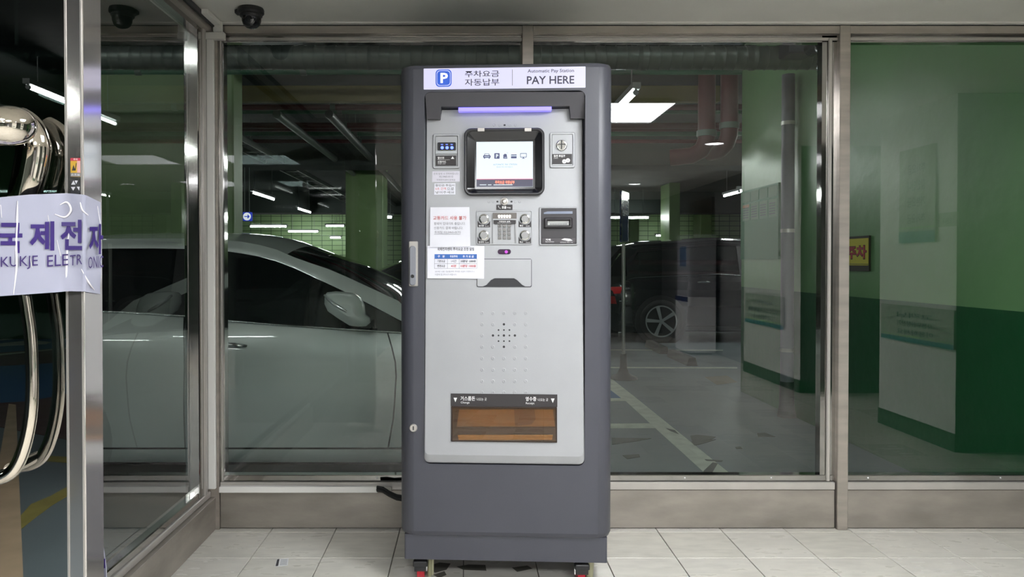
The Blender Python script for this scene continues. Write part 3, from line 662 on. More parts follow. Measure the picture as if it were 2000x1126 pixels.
for u in (uPL+.06, uPR-.06):
    c = BP.pt(u, 0, -DEP+.1); MB().tube([c+Vector((-.013, 0, .040)), c+Vector((.013, 0, .040))], .040, MATS['caster_red'], 20).box(c.x-.02, c.x+.02, c.y-.02, c.y+.02, .07, .088, M['steelb']).build('caster', KR)
# jack feet (olive, beside casters)
c = BP.pt(BP.uv(1158, 1110)[0], 0, -.10); MB().tube([c, c+Vector((0, 0, .088))], [.012, .018], mat('jack_foot', rgb(170, 168, 140), .6), 14).build('levelling_foot', KR)
c = BP.pt(BP.uv(838, 1110)[0], 0, -.10); MB().tube([c, c+Vector((0, 0, .088))], [.007, .009], mat('jack_foot', rgb(170, 168, 140), .6), 14).build('levelling_foot', KR)
# ---------------------------------------------------------- notices on the fascia
def sheet(name, quad, n, label, m, cat='notice', curl=.0):
    r = empty(name, FP.pt(*FP.uv((quad[0][0]+quad[1][0])/2, quad[2][1]), n), label, cat)
    g_ = []
    for i in range(7):
        row = []
        for j in range(7):
            a = j/6; b = i/6
            x = (quad[0][0]*(1-a)+quad[1][0]*a)*(1-b)+(quad[3][0]*(1-a)+quad[2][0]*a)*b; y = (quad[0][1]*(1-a)+quad[1][1]*a)*(1-b)+(quad[3][1]*(1-a)+quad[2][1]*a)*b
            e_ = max(abs(a-.5), abs(b-.5))*2
            row.append(FP.pt(*FP.uv(x, y), n+curl*(e_**3)*random.uniform(.5, 1.2)))
        g_.append(row)
    mb = MB(); mb.grid(g_, m); mb.grid([[p-FP.N*.0009 for p in row][::-1] for row in g_], m)
    mb.build('sheet', r); return r
r = sheet('paper_notice', [(835, 480), (946, 480), (945.5, 544), (835, 543)], .0046, 'white parking fee table notice with a blue heading row, taped low on the pay station', M['paper2'])
t = MB(); n = .0053
text(t, FP, '국제전자센터 주차요금 조정 알림', (854.5, 483, 926, 489.5), n, M['ink'], .015)
t.rrp(FP, FP.rect(849, 496.2, 931.5, 505), n-.0003, n, M['inkb'], r=.0002)
text(t, FP, '구   분', (855, 498.3, 869, 503), n+.0003, KW, .02); text(t, FP, '무료주차', (879, 498.3, 894, 503), n+.0003, KW, .02); text(t, FP, '추 가 요 금', (904, 498.3, 925.5, 503), n+.0003, KW, .02)
for y in (505, 514.3, 523.8): t.rrp(FP, FP.rect(848.5, y, 931.5, y+.5), n-.0003, n, M['inkg'], r=.0001)
for x in (848.5, 874, 897, 931.2): t.rrp(FP, FP.rect(x, 505, x+.5, 524.3), n-.0003, n, M['inkg'], r=.0001)
text(t, FP, '기본요금', (854.5, 507.3, 869.5, 512.3), n, M['ink'], .015); text(t, FP, '1시간', (881.5, 507.3, 891.5, 512.3), n, M['ink'], .015); text(t, FP, '30분당 1000원', (899.5, 507.3, 929.5, 512.3), n, M['ink'], .015)
text(t, FP, '변경요금', (854.5, 516.6, 869.5, 521.6), n, M['ink'], .015); text(t, FP, '40분', (881, 516.6, 891.5, 521.6), n, M['inkr'], .015); text(t, FP, '10분당 1000원', (899.5, 516.6, 929.5, 521.6), n, M['inkr'], .015)
text(t, FP, '2019년 12월 1일(일)부터 주차장 요금이 조정되오니', (850, 528.3, 927, 532.2), n, M['inkg'], .0); text(t, FP, '이용에 참고하시기 바랍니다.', (850, 534, 892.5, 537.8), n, M['inkg'], .0)
t.build('print', r, kind='stuff')
r = sheet('paper_notice', [(841, 405), (917, 404.5), (919, 481.5), (839.8, 483)], .0062, 'cream paper notice with a red heading, taped above the fee table on the pay station', M['paper'], curl=.0012)
t = MB(); n = .0081
text(t, FP, '교통카드 사용 불가', (846.5, 422, 911, 429.5), n, M['inkr'], .0)
text(t, FP, '펌웨어 업데이트 중입니다.', (848, 434, 909.5, 439.5), n, M['inkg']); text(t, FP, '신용카드 결제 바랍니다.', (848, 442.5, 904.5, 448), n, M['inkg'])
text(t, FP, '주차팀 02)3465-0195', (849, 451, 900, 456.5), n, M['inkg']); t.rrp(FP, FP.rect(848.5, 457, 900, 457.5), n-.0002, n, M['inkg'], r=.0001)
t.build('print', r, kind='stuff')
stk = mat('sticker_film', (.66, .64, .72), .4)
r = sheet('sticker', [(844.5, 334.5), (898, 334), (898, 354.5), (844, 355.5)], .001, 'pale sticker with a phone number, under the card slot of the pay station', stk, 'sticker')
t = MB(); n = .0016
text(t, FP, '문제 발생 시 연락바랍니다', (847, 337, 895, 341.3), n, M['inkg']); text(t, FP, '02-3465-0112', (858, 343, 885, 346.6), n, M['inkg'], .01); text(t, FP, '국제전자센터 방재실', (852.5, 349.3, 889, 352.8), n, M['inkg']); t.build('print', r, kind='stuff')
r = sheet('sticker', [(848.5, 358), (889.5, 357.5), (889.5, 379.5), (848, 380)], .001, 'lowest white sticker of three printed lines, above the taped paper notices', M['paper2'], 'sticker')
t = MB(); text(t, FP, '할인권 투입시', (850.5, 359.3, 887.5, 364), n, M['ink']); text(t, FP, '5초 간격', (850.5, 366, 871, 371), n, M['inkr']); text(t, FP, '으로', (873, 366, 887, 371), n, M['ink']); text(t, FP, '넣어주세요', (850.5, 373, 887.5, 377.8), n, M['ink']); t.build('print', r, kind='stuff')
# ================================================================== car park beyond the glass
gfl = mat('epoxy_floor', rgb(104, 116, 120), .42, var=.10, vscale=1.2, bump=.05, bscale=3)
stain = mat('worn_patch', rgb(46, 50, 46), .5); lnw = mat('line_white', rgb(200, 206, 192), .5, var=.25, vscale=9); lnb = mat('bay_blue', rgb(52, 92, 140), .45)
lny = mat('line_yellow', rgb(150, 140, 70), .5, var=.3, vscale=6); mar = mat('floor_maroon', rgb(92, 60, 62), .4, var=.2)
ghi = mat('green_wall_light', rgb(122, 166, 114), .32, bump=.35, bscale=9, var=.14, vscale=1.6)
glo = gwall_lo
gcol = mat('green_column', rgb(128, 158, 104), .4, bump=.2, bscale=7, var=.18, vscale=2)
conc = mat('dark_concrete', rgb(46, 54, 51), .8, var=.25, vscale=1)
concg = mat('slab_green_grey', rgb(88, 104, 96), .7, var=.2, vscale=1)
MB().box(-16, 14, 3.31, 36.3, GZ-.2, GZ, gfl).build('floor', kind='structure')
MB().box(-16, -1.21, -14, 3.31, GZ-.2, GZ, gfl).build('floor', kind='structure')
GCZ = 3.25
MB().box(-16, 14, 3.31, 36.3, GCZ, GCZ+.2, conc).build('ceiling', kind='structure')
MB().box(-16, -1.21, -14, 3.31, GCZ, GCZ+.2, conc).build('ceiling', kind='structure')
MB().box(-1.2, 3.75, 3.305, 3.33, CZ+.2, GCZ, conc).build('wall_front', kind='structure')
# right wall, two-tone paint
ZB = .905; WX = 2.75
wr = MB().box(WX, WX+.3, 3.33, 7.45, ZB, GCZ, ghi).build('wall_right', kind='structure')
MB().box(WX-.001, WX+.3, 3.33, 7.45, GZ, ZB, glo).build('lower_paint', wr, 'dark green lower paint')
MB().box(14, 14.2, 3.31, 36.3, GZ, GCZ, ghi).build('wall_right', kind='structure')
MB().box(-16.2, -16, -14, 36.3, GZ, GCZ, ghi).build('wall_left', kind='structure')
MB().box(-16, -1.2, -14.2, -14, GZ, GCZ, conc).build('wall_front', kind='structure')
# far block wall (joints in the material)
fw = mat('block_wall', rgb(128, 176, 112), .5)
if True:
    nt = fw.node_tree; b = nt.nodes['Principled BSDF']; tc = nt.nodes.new('ShaderNodeTexCoord'); mp = nt.nodes.new('ShaderNodeMapping'); mp.inputs['Rotation'].default_value = (radians(90), 0, 0)
    br = nt.nodes.new('ShaderNodeTexBrick'); br.inputs['Scale'].default_value = 1; br.inputs['Brick Width'].default_value = .42; br.inputs['Row Height'].default_value = .2; br.inputs['Mortar Size'].default_value = .012; br.offset = 0
    br.inputs['Color1'].default_value = (*rgb(140, 168, 118), 1); br.inputs['Color2'].default_value = (*rgb(130, 158, 110), 1); br.inputs['Mortar'].default_value = (*rgb(50, 75, 45), 1)
    nt.links.new(tc.outputs['Object'], mp.inputs[0]); nt.links.new(mp.outputs[0], br.inputs[0]); nt.links.new(br.outputs[0], b.inputs['Base Color'])
MB().box(-16, 14, 30.5, 30.8, GZ, GCZ, fw).build('wall_back', kind='structure')
# columns
def gpillar(x0, x1, y0, y1, n, guard=None, m=gcol):
    o = MB().box(x0, x1, y0, y1, GZ, GCZ, m, c=.015).build(n, kind='structure'); return o
def pil(pxa, pxb, Y, dep, n='pillar', m=gcol): gpillar(atY(pxa, 512, Y).x, atY(pxb, 512, Y).x, Y, Y+dep, n, m=m)
gpillar(-7.5, atY(475, 512, 7.5).x, 7.2, 7.5, 'wall_partition')
gpillar(atY(675, 512, 14.2).x, atY(757, 512, 15).x, 14.2, 15, 'pillar'); pil(1307, 1328, 19.5, .9); pil(1230, 1248, 27, .8); pil(1368, 1390, 24, .8)
# drain pipe on right wall, with black guard
p0 = atX(1537, 770, WX-.07)
dpY = (WX-.07)*F/(1538-PX)
r = empty('drain_pipe', (WX-.07, dpY, GZ), 'grey vertical drain pipe on the green wall with black guard at its foot', 'pipe')
MB().tube([(WX-.07, dpY, GZ+.2), (WX-.07, dpY, 2.72)], .052, mat('pipe_grey', rgb(110, 108, 120), .4), 16).build('pipe', r)
MB().tube([(WX-.07, dpY, GZ), (WX-.07, dpY, GZ+.04), (WX-.07, dpY, GZ+.10), (WX-.07, dpY, GZ+.3)], [.075, .072, .06, .056], M['dark'], 16).build('guard', r)
for zz in (.4, 1.4, 2.3): MB().tube([(WX-.07, dpY, zz), (WX-.07, dpY, zz+.03)], .057, M['steelb'], 16).build('clamp', r)
# posters on the pipe and the wall
WP = Pl((WX-.004, 0, 0), (0, -1, 0), (0, 0, 1)); 
WP.U = Vector((0, -1, 0)); WP.N = WP.U.cross(WP.V)
def wrect(x0, y0, x1, y1, n0, n1, m, mb): 
    q = [WP.uv(x0, y0), WP.uv(x1, y0), WP.uv(x1, y1), WP.uv(x0, y1)]
    box_ = (min(q[0][0], q[3][0]), (q[2][1]+q[3][1])/2, max(q[1][0], q[2][0]), (q[0][1]+q[1][1])/2)
    mb.rrp(WP, box_, n0, n1, m, r=.002, seg=1); return box_
# notice board
r = empty('notice_board', atX(1487, 506, WX-.02), 'green notice board with white papers on the green wall beside the drain pipe', 'notice board')
gb = mat('board_green', rgb(74, 132, 92), .5)
mb = MB(); bx = wrect(1451, 366, 1524, 506, 0, .02, gb, mb); mb.build('board', r)
H = bx[3]-bx[1]; W_ = bx[2]-bx[0]
ppr = mat('board_paper', rgb(150, 175, 150), .6)
for i in range(4):
    for j, (v0, v1) in enumerate(((.56, .80), (.83, .97))):
        uu = bx[0]+W_*(.06+.235*i); MB().rrp(WP, (uu, bx[1]+H*v0, uu+W_*.21, bx[1]+H*v1), .02, .022, ppr, r=.001, seg=1).build('paper', r)
t = MB()
for i in range(4):
    for j in range(5):
        uu = bx[0]+W_*(.08+.235*i); vv = bx[1]+H*(.60+.035*j); t.rrp(WP, (uu, vv, uu+W_*.15, vv+H*.012), .022, .023, M['inkg'], r=.0003, seg=1)
t.build('print', r, kind='stuff')
MB().rrp(WP, (bx[0]+W_*.07, bx[1]+H*.75, bx[0]+W_*.25, bx[1]+H*.79), .022, .0235, mat('print_orange', rgb(190, 130, 80), .5), r=.0005, seg=1).build('orange_strip', r)
# yellow sign
r = empty('parking_sign', atX(1680, 527, WX-.02), 'yellow parking sign with red lettering on the green wall right of the mullion', 'sign')
mb = MB(); bx = wrect(1600, 463, 1700.5, 528, 0, .012, mat('sign_black', rgb(50, 45, 30), .5), mb); mb.build('backing', r)
H = bx[3]-bx[1]; yel = mat('sign_yellow', rgb(222, 205, 40), .4)
MB().rrp(WP, (bx[0], bx[1]+H*.16, bx[2]-.006, bx[3]-H*.07), .012, .014, yel, r=.001, seg=1).build('panel', r)
t = MB(); t.rrp(WP, (bx[0], bx[1]+H*.19, bx[2]-.006, bx[1]+H*.205), .014, .015, MATS['sign_black'], r=.0005, seg=1)
a = WP.uv(1641, 500)[0]; b_ = WP.uv(1697, 500)[0]; v0 = bx[1]+H*.33; v1 = bx[1]+H*.74
text(t, WP, '번주차', (a, v0, b_, v1), .0145, M['ink'], .055, px=False); text(t, WP, '번주차', (a+.004, v0+.006, b_-.004, v1-.004), .0155, mat('sign_red', rgb(190, 30, 50), .4), .035, px=False)
t.build('lettering', r)
# spiral duct along the wall front
dy = 5.75; dz = atY(1000, 113, dy).z; xr = 2.70
rr_ = 22.5*dy/F; zin = mat('galvanised', rgb(104, 110, 106), .38, .55, var=.3, vscale=5)
r = empty('spiral_duct', (-1, dy, dz), 'round galvanised spiral air duct running across under the car park ceiling', 'duct')
x = -7.0; mb = MB()
while x < xr-.02:
    x2 = min(x+.083, xr); mb = MB(); mb.tube([(x, dy, dz), (x+.004, dy, dz), (x+.008, dy, dz), (x2, dy, dz)], [rr_, rr_+.005, rr_, rr_], zin, 20, caps=False); mb.build('duct_section', r); x = x2
MB().tube([(xr, dy, dz), (xr+.02, dy, dz)], rr_+.003, zin, 20).build('end_cap', r)
for xx in (-3.5, -1.9, 1.0, 1.35, 2.2):
    MB().box(xx-.015, xx+.015, dy-.003, dy+.003, dz+rr_, GCZ, zin).tube([(xx-.015, dy, dz), (xx+.015, dy, dz)], rr_+.006, zin, 20, caps=False).build('hanger', r)
# fan box and flexible hose at the right end
a = atY(1531, 80, 5.5); b_ = atY(1582, 116, 5.5)
r = empty('fan_box', (a.x, 5.5, b_.z), 'dark ventilation box with a crinkled flexible hose near the wall top', 'duct')
MB().box(a.x, b_.x, 5.40, 5.60, b_.z+.02, a.z+.1, mat('box_dark', rgb(40, 40, 50), .6), c=.01).build('box', r)
hp_ = [atY(*p) for p in ((1580, 100, 5.35), (1590, 92, 5.3), (1602, 90, 5.25), (1611, 98, 5.2), (1612, 112, 5.2), (1609, 128, 5.2), (1611, 140, 5.2))]
MB().box((a.x+b_.x)/2-.01, (a.x+b_.x)/2+.01, 5.49, 5.51, a.z+.09, GCZ, zin).build('hanger', r)
fine = []
for i in range(len(hp_)-1):
    for k_ in range(6): fine.append(hp_[i].lerp(hp_[i+1], k_/6))
MB().tube(fine, [.045+.006*(i % 2) for i in range(len(fine))], mat('foil_hose', rgb(110, 112, 116), .25, .9), 14).build('flexible_hose', r)
# lamp rail + tube near right
ETN = mat('lamp_tube_near', (.93, 1.0, .97), .5, emit=TUBE*.25)
ETM = mat('fill_tube_mid', (.93, 1.0, .97), .5, emit=TUBE*1.1)
ETL = mat('fill_tube_soft', (.93, 1.0, .97), .5, emit=TUBE*.16)
def tube_lamp(x, y0, y1, z, label, along='y', thick=.016, em=None):
    ctr = ((x, (y0+y1)/2, z) if along == 'y' else ((y0+y1)/2, x, z))
    r = empty('tube_lamp', ctr, label, 'tube lamp', 'fluorescent tubes in the car park')
    P_ = (lambda s, zz: (x, s, zz)) if along == 'y' else (lambda s, zz: (s, x, zz))
    MB().tube([P_(y0, z), P_(y1, z)], thick, em or ET, 10).build('tube', r)
    hm = mat('lamp_housing', (.25, .26, .26), .4)
    mb = MB(); w_ = .035
    if along == 'y': mb.box(x-w_, x+w_, y0-.05, y1+.05, z+.03, z+.08, hm)
    else: mb.box(y0-.05, y1+.05, x-w_, x+w_, z+.03, z+.08, hm)
    for s in (y0-.012, y1+.012): mb.tube([P_(s-.012, z), P_(s+.012, z)], thick+.008, hm, 8)
    for s in (y0-.012, y1+.012): 
        q = P_(s, z+.03); mb.box(q[0]-.008, q[0]+.008, q[1]-.008, q[1]+.008, z, z+.04, hm)
    mb.build('housing', r)
    if z < GCZ-.2:
        mb = MB()
        for s in (y0+.15, y1-.15): q = P_(s, z+.08); mb.tube([q, (q[0], q[1], GCZ)], .006, hm, 5)
        mb.build('hanger', r)
tube_lamp(1.43, 6.35, 7.75, 2.60, 'fluorescent tube hanging just right of the top of the pay station', em=ETN)
tube_lamp(-4.29, 10.3, 11.6, 2.60, 'fluorescent tube seen through the left glass wall'); tube_lamp(-4.5, 15.4, 17.1, 2.60, 'angled fluorescent tube above the blue arrow sign')
tube_lamp(-4.62, 20, 21.6, 2.60, 'angled fluorescent tube, second behind the arrow sign')
tube_lamp(27.0, -7.95, -6.65, 2.46, 'level fluorescent tube right of the arrow sign, above the car roof', 'x', .03)
tube_lamp(29.0, -7.05, -5.9, 2.36, 'level fluorescent tube lower and right of its twin near the arrow sign', 'x', .03)
tube_lamp(26, -5.0, -4.38, 2.43, 'short level fluorescent tube touching the left edge of the green column', 'x', .028)
tube_lamp(29.5, -5.5, -5.1, 2.14, 'tiny low fluorescent tube on the far block wall', 'x', .025)
tube_lamp(18, -2.05, -1.87, 2.25, 'short bright tube right of the green column', 'x', .025)
tube_lamp(21, 4.0, 5.1, 2.42, 'level fluorescent tube behind the blue sign post', 'x', .028)
tube_lamp(29, 7.35, 8.0, 2.2, 'small tube on the bright far wall right of the sign post', 'x', .025)
tube_lamp(1.43, 10.2, 11.6, 2.60, 'added fluorescent tube hidden behind the pay station'); tube_lamp(1.43, 14.2, 15.6, 2.60, 'added far fluorescent tube hidden behind the pay station')  # both added, unseen, to light the near car park
tube_lamp(-4.4, -5.75, -4.9, 2.90, 'fluorescent tube beside the open glass door, reflected in the door pane')
tube_lamp(10.6, -.4, .9, 2.6, 'added level fluorescent tube hidden behind the pay station, nearer the white car', 'x')  # added out of sight to brighten the front of the green column
tube_lamp(12.0, -.4, .9, 2.6, 'added level fluorescent tube hidden behind the pay station, nearer the green column', 'x')  # unseen extra tube, added to light the same column
tube_lamp(5.6, 9.6, 11.2, 2.6, 'fluorescent tube past the end of the green wall'); tube_lamp(5.6, 14.6, 16.2, 2.6, 'fluorescent tube far past the end of the green wall')
tube_lamp(12, 4.4, 5.8, 2.3, 'fluorescent tube over the dark parked van', 'x')
for x_, y_, s_ in ((-4.3, 3.7, 'over the rear of the white car'), (-2.4, 4.4, 'high over the white car roof'), (-.6, 4.4, 'high over the white car bonnet'), (1.4, 4.2, 'high behind the pay station'), (2.0, 4.9, 'high beside the green wall')):
    tube_lamp(y_, x_-.65, x_+.65, 3.12, 'added unseen fluorescent tube '+s_, 'x', em=ETM if x_ < -4 else ETL)  # tubes added above the view to fill the near car park
for x_, y_, s_ in ((-3.2, -1.0, 'over the bay beside the lobby door'), (-5.2, -2.0, 'over the blue bay left of the lobby')):
    tube_lamp(y_, x_-.65, x_+.65, 3.12, 'added unseen fluorescent tube '+s_, 'x')  # added outside the mirrored view to light the side bays
# services under the ceiling
pm = mat('pipe_red', rgb(84, 20, 28), .4); pk = mat('pipe_black', rgb(40, 46, 44), .5); pg = mat('tray_steel', rgb(96, 104, 100), .4, .4); py_ = mat('beam_yellow', rgb(105, 95, 38), .6); pgr = mat('pipe_green', rgb(48, 96, 72), .5)
services = [(8.0, 2.96, .085, py_, 'yellow'), (8.75, 2.98, .035, pm, 'red'), (9.6, 2.92, .04, pm, 'dark red'), (9.9, 2.95, .055, pm, 'wide red'), (10.9, 2.93, .03, pm, 'thin red'), (7.2, 3.0, .03, pgr, 'green'), (9.2, 3.02, .03, pgr, 'green'), (10.5, 2.98, .04, pgr, 'green')]
where = ['nearest of the row', 'above the wide one', 'just above the widest', 'of the row', 'lowest of the row', 'in front of the yellow beam', 'between the red pipes', 'behind the red pipes']
for i, (y, z, rad, m, nm_) in enumerate(services):
    if m is py_:
        r = empty('ceiling_beam', (0, y, z), 'yellow painted strip beam crossing under the car park ceiling', 'beam'); MB().box(-9, 2.7, y-.05, y+.05, z-rad, z+rad, m, c=.005).build('beam', r)
        MB().box(-9, 2.7, y-.03, y+.03, z+rad, GCZ, conc).build('web', r)
    else:
        r = empty('ceiling_pipe', (0, y, z), '%s service pipe crossing under the car park ceiling, %s' % (nm_, where[i]), 'pipe')
        MB().tube([(-9, y, z), (2.65 if y < 7.6 else 9, y, z)], rad, m, 12).build('pipe', r)
        for xx in (-6, -3.2, -1.6, 1.2, 3.4): MB().tube([(xx-.03, y, z), (xx+.03, y, z)], rad+.01, pg, 12).tube([(xx, y, z+rad), (xx, y, GCZ)], .007, pg, 5).build('hanger', r)
MB().box(-16, 14, 12.2, 12.9, 2.75, GCZ, conc).build('ceiling_beam', kind='structure'); MB().box(-16, 14, 22, 22.8, 2.62, GCZ, conc).build('ceiling_beam', kind='structure')
r = empty('cable_tray', (-3.2, 13, 2.85), 'steel cable tray running away under the ceiling toward the far wall', 'cable tray')
for s in (-.15, .15): MB().box(-3.2+s-.01, -3.2+s+.01, 8.5, 29, 2.78, 2.86, pg).build('side_rail', r)
for k_ in range(26): MB().box(-3.35, -3.05, 8.7+k_*.78, 8.74+k_*.78, 2.79, 2.81, pg).build('rung', r)
for i_, xx in enumerate((-2.2, -1.6)):
    r = empty('ceiling_pipe', (xx, 15, 2.8), ('black' if i_ else 'grey') + ' lengthwise pipe hanging left of the green column', 'pipe'); MB().tube([(xx, 8.5, 2.85), (xx, 29, 2.85)], .05, pk if i_ else pg, 10).build('pipe', r)
# big air duct low across far
r = empty('air_duct', (-3, 24, 2.6), 'dark rectangular air duct crossing above the far block wall', 'duct')
for k_ in range(9): MB().box(-12+k_*2.6, -12+k_*2.6+2.59, 23, 23.8, 2.88, 3.2, pk, c=.01).build('duct_section', r)
# red riser pipes at right
for nm2, pxa, Y, lab, yb in (('left', 1380, 7.62, 'left of the pair', 255), ('right', 1424, 7.55, 'right of the pair', 240)):
    x_ = atY(pxa, 300, Y).x; z_ = atY(pxa, yb, Y).z; R_ = 16.5*Y/F
    r = empty('riser_pipe', (x_, Y, z_-.3), 'thick dark red riser pipe under the car park ceiling, %s' % lab, 'pipe')
    MB().tube([(x_, Y, GCZ), (x_, Y, z_-.02)], R_, pm, 18).build('pipe', r); MB().tube([(x_, Y, z_), (x_, Y, z_-.06)], R_*1.14, pg, 18).build('coupling', r)
    sx, sy = (1, 1) if nm2 == 'left' else (.3, 2.4)
    pts = [(x_, Y, z_-.06), (x_-.01*sx, Y, z_-.12), (x_-.05*sx, Y+.02*sy, z_-.20), (x_-.14*sx, Y+.05*sy, z_-.25), (x_-.34*sx, Y+.12*sy, z_-.26)]
    MB().tube(pts, R_, pm, 18).build('elbow', r)
# arrow sign
aY = 12.5; SP = XY(aY); SP = Pl((0, aY, 0), (1, 0, 0), (0, 0, 1)); ak = aY/F
c = SP.uv(482.5, 422.5)
r = empty('arrow_sign', SP.pt(c[0], c[1]-.08), 'small blue hanging sign with a blue arrow in a white disc beside the green wall', 'sign')
AB = mat('arrow_blue', rgb(35, 60, 200), .4, emit=.5); AW = mat('arrow_white', (.9, .93, .95), .4, emit=.7)
MB().rrp(SP, (c[0]-8*ak, c[1]-8.6*ak, c[0]+9*ak, c[1]+8.6*ak), -.05, 0, AB, r=.01, seg=2).build('box', r)
MB().disc(SP, c, [(7.6*ak, 0), (7.6*ak, .004)], AW, 24).build('disc', r)
mb = MB(); mb.poly(SP, [(477.5, 421.6), (477.5, 423.4), (484, 423.4), (483, 426.2), (484.6, 426.2), (488, 422.5), (484.6, 418.8), (483, 418.8), (484, 421.6)], .004, .008, AB); mb.build('arrow', r)
MB().tube([SP.pt(c[0]-.04, c[1]+.07), SP.pt(c[0]-.04, GCZ)], .006, pg, 5).tube([SP.pt(c[0]+.04, c[1]+.07), SP.pt(c[0]+.04, GCZ)], .006, pg, 5).build('hanger', r)
# blue sign post
Y = 8.25; ps = atY(1217.5, 740, Y)
r = empty('sign_post', (ps.x, Y, GZ), 'steel post with a blue double sign standing on the car park floor', 'sign')
MB().tube([(ps.x, Y, GZ+.1), (ps.x, Y, 1.36)], .020, M['steelb'], 14).build('post', r); MB().tube([(ps.x-.05, Y, .72), (ps.x+.05, Y, .72)], .008, M['chromec'], 8).build('cross_bar', r)
MB().tube([(ps.x, Y, GZ), (ps.x, Y, GZ+.02), (ps.x, Y, GZ+.06), (ps.x, Y, GZ+.12), (ps.x, Y, GZ+.28)], [.16, .15, .07, .04, .035], M['dark'], 20).build('base', r)
sa = Vector((.42, .9, 0)).normalized(); SPp = Pl((ps.x-.035, Y-.12, 0), sa, (0, 0, 1))
sbm = mat('sign_blue_panel', rgb(30, 60, 120), .15)
MB().rrp(SPp, (-.10, 1.37, .23, 1.93), -.01, .01, sbm, r=.02).build('panel', r)
MB().frame(SPp, (-.10, 1.37, .23, 1.93), (-.088, 1.382, .218, 1.918), -.012, .013, M['chromec'], r=.02, seg=3).build('panel_frame', r)
t = MB(); text(t, SPp, '장애인', (-.06, 1.76, .19, 1.84), .0115, M['kwhite'], .02, px=False); text(t, SPp, '전용주차', (-.06, 1.66, .19, 1.73), .0115, M['kwhite'], .02, px=False); t.build('lettering', r)
# wheel stops
ws = mat('wheel_stop_rubber', rgb(62, 60, 58), .6)
for (xa_, ya_, xb_, yb_, lab) in ((1268, 676, 1298, 691, 'black wheel stop farther back, by the dark van wheel'), (1312, 696, 1352, 714, 'black wheel stop nearer to the glass, on the car park floor')):
    a = atZ(xa_, ya_, GZ); b_ = atZ(xb_, yb_, GZ)
    # runs mostly along x
    d_ = (b_-a); n_ = Vector((-d_.y, d_.x, 0)).normalized()*.07; H_ = Vector((0, 0, .1))
    prof = lambda p: [p-n_, p+n_, p+n_*.6+H_, p-n_*.6+H_]
    mb = MB(); mb.rings([prof(a), prof(a.lerp(b_, .3)), prof(a.lerp(b_, .7)), prof(b_)], ws)
    o = mb.build('wheel_stop', label=lab, cat='wheel stop')
# floor markings
FP_ = Pl((0, 0, GZ), (1, 0, 0), (0, 1, 0))
def mark(pxs, m, n=.002, name='floor_marking', k='structure', lab=None):
    P_ = [FP_.uv(*p) for p in pxs]
    a = sum(P_[i][0]*P_[(i+1) % len(P_)][1]-P_[(i+1) % len(P_)][0]*P_[i][1] for i in range(len(P_)))
    if a < 0: P_ = P_[::-1]
    return MB().pr(FP_, [(P_, 0), (P_, n)], m).build(name, kind=k)
mark([(1215, 783), (1248, 783), (1402, 935), (1440, 935), (1440, 940), (1395, 940)][0:0] or [(1222, 783), (1250, 783), (1445, 940), (1395, 940)], lnw)
mark([(1150, 700), (1189, 735), (1250, 783), (1150, 783)], lnw, .003); mark([(1140, 727), (1186, 757), (1213, 777.5), (1140, 777.5)], lnb, .004)
mark([(1100, 828), (1271, 826.5), (1280, 835.5), (1100, 836)], lnw, .0025)
mark([(1150, 716.2), (1440, 716.8), (1440, 719), (1150, 718.2)], lnw); mark([(1150, 682), (1412, 683), (1412, 684.6), (1150, 683.6)], lnw)
mark([(1376, 736), (1420, 733), (1440, 746), (1400, 751)], mat('mark_ochre', rgb(118, 110, 92), .5)); mark([(1100, 928), (1200, 924), (1230, 938), (1100, 940)], stain, .0015)
for q in ([(1348, 851), (1362, 849), (1398, 853), (1390, 858), (1352, 862)], [(1350, 862), (1398, 858), (1380, 864), (1356, 870)], [(1216, 889), (1248, 887), (1250, 892), (1225, 896)], [(1374, 920), (1392, 903), (1402, 905), (1384, 935), (1370, 936)], [(1478, 846), (1494, 845), (1515, 853), (1480, 853)], [(1195, 855), (1272, 856), (1240, 862), (1195, 868)], [(1300, 836), (1318, 840), (1326, 848), (1310, 842)], [(1436, 873), (1446, 872), (1450, 876), (1438, 876)], [(1376, 897), (1412, 899), (1410, 901), (1380, 900)], [(1200, 926), (1228, 930), (1222, 933), (1198, 931)]):
    mark(q, stain, .0032, 'floor_stain')
# floor paint beside the lobby (mirrored in the door pane); mirror plane of the pane
DY = 1.262
def mz(px, py, z=GZ): q = atZ(px, py, z); return (q.x, 2*DY-q.y)
def mmark(pxs, m, n=.002):
    P_ = [mz(*p) for p in pxs]; a = sum(P_[i][0]*P_[(i+1) % len(P_)][1]-P_[(i+1) % len(P_)][0]*P_[i][1] for i in range(len(P_)))
    if a < 0: P_ = P_[::-1]
    MB().pr(FP_, [(P_, 0), (P_, n)], m).build('floor_marking', kind='structure')
mmark([(-20, 667), (150, 648), (150, 788), (-20, 800)], lnb); mmark([(-20, 788), (60, 783), (150, 765), (150, 862), (-20, 830)], mar, .003)
mmark([(-20, 690), (150, 677), (150, 706), (-20, 716)], mar, .003)
mmark([(-20, 665), (150, 645), (150, 647.5), (-20, 667)], lnw, .004); mmark([(-20, 693), (150, 677), (150, 679), (-20, 696)], lnw, .005)
mmark([(-10, 672), (60, 664), (100, 668), (90, 672), (-10, 676)], lnw, .005)
mmark([(70, 889), (150, 893), (150, 905), (62, 898)], lny, .003); mmark([(20, 1030), (60, 985), (100, 968), (150, 940), (150, 958), (104, 985), (70, 1010), (20, 1050)], lny, .003)
mmark([(17, 789), (31, 791), (46, 1140), (-60, 1140), (-10, 950)], mat('floor_beige', rgb(196, 172, 140), .5, var=.2, vscale=5), .006)
# red/green partition at the side area
MB().box(-12, -3.5, -10.2, -10, GZ, GCZ, mat('green_dark_far', rgb(40, 78, 52), .5)).build('wall_side', kind='structure')
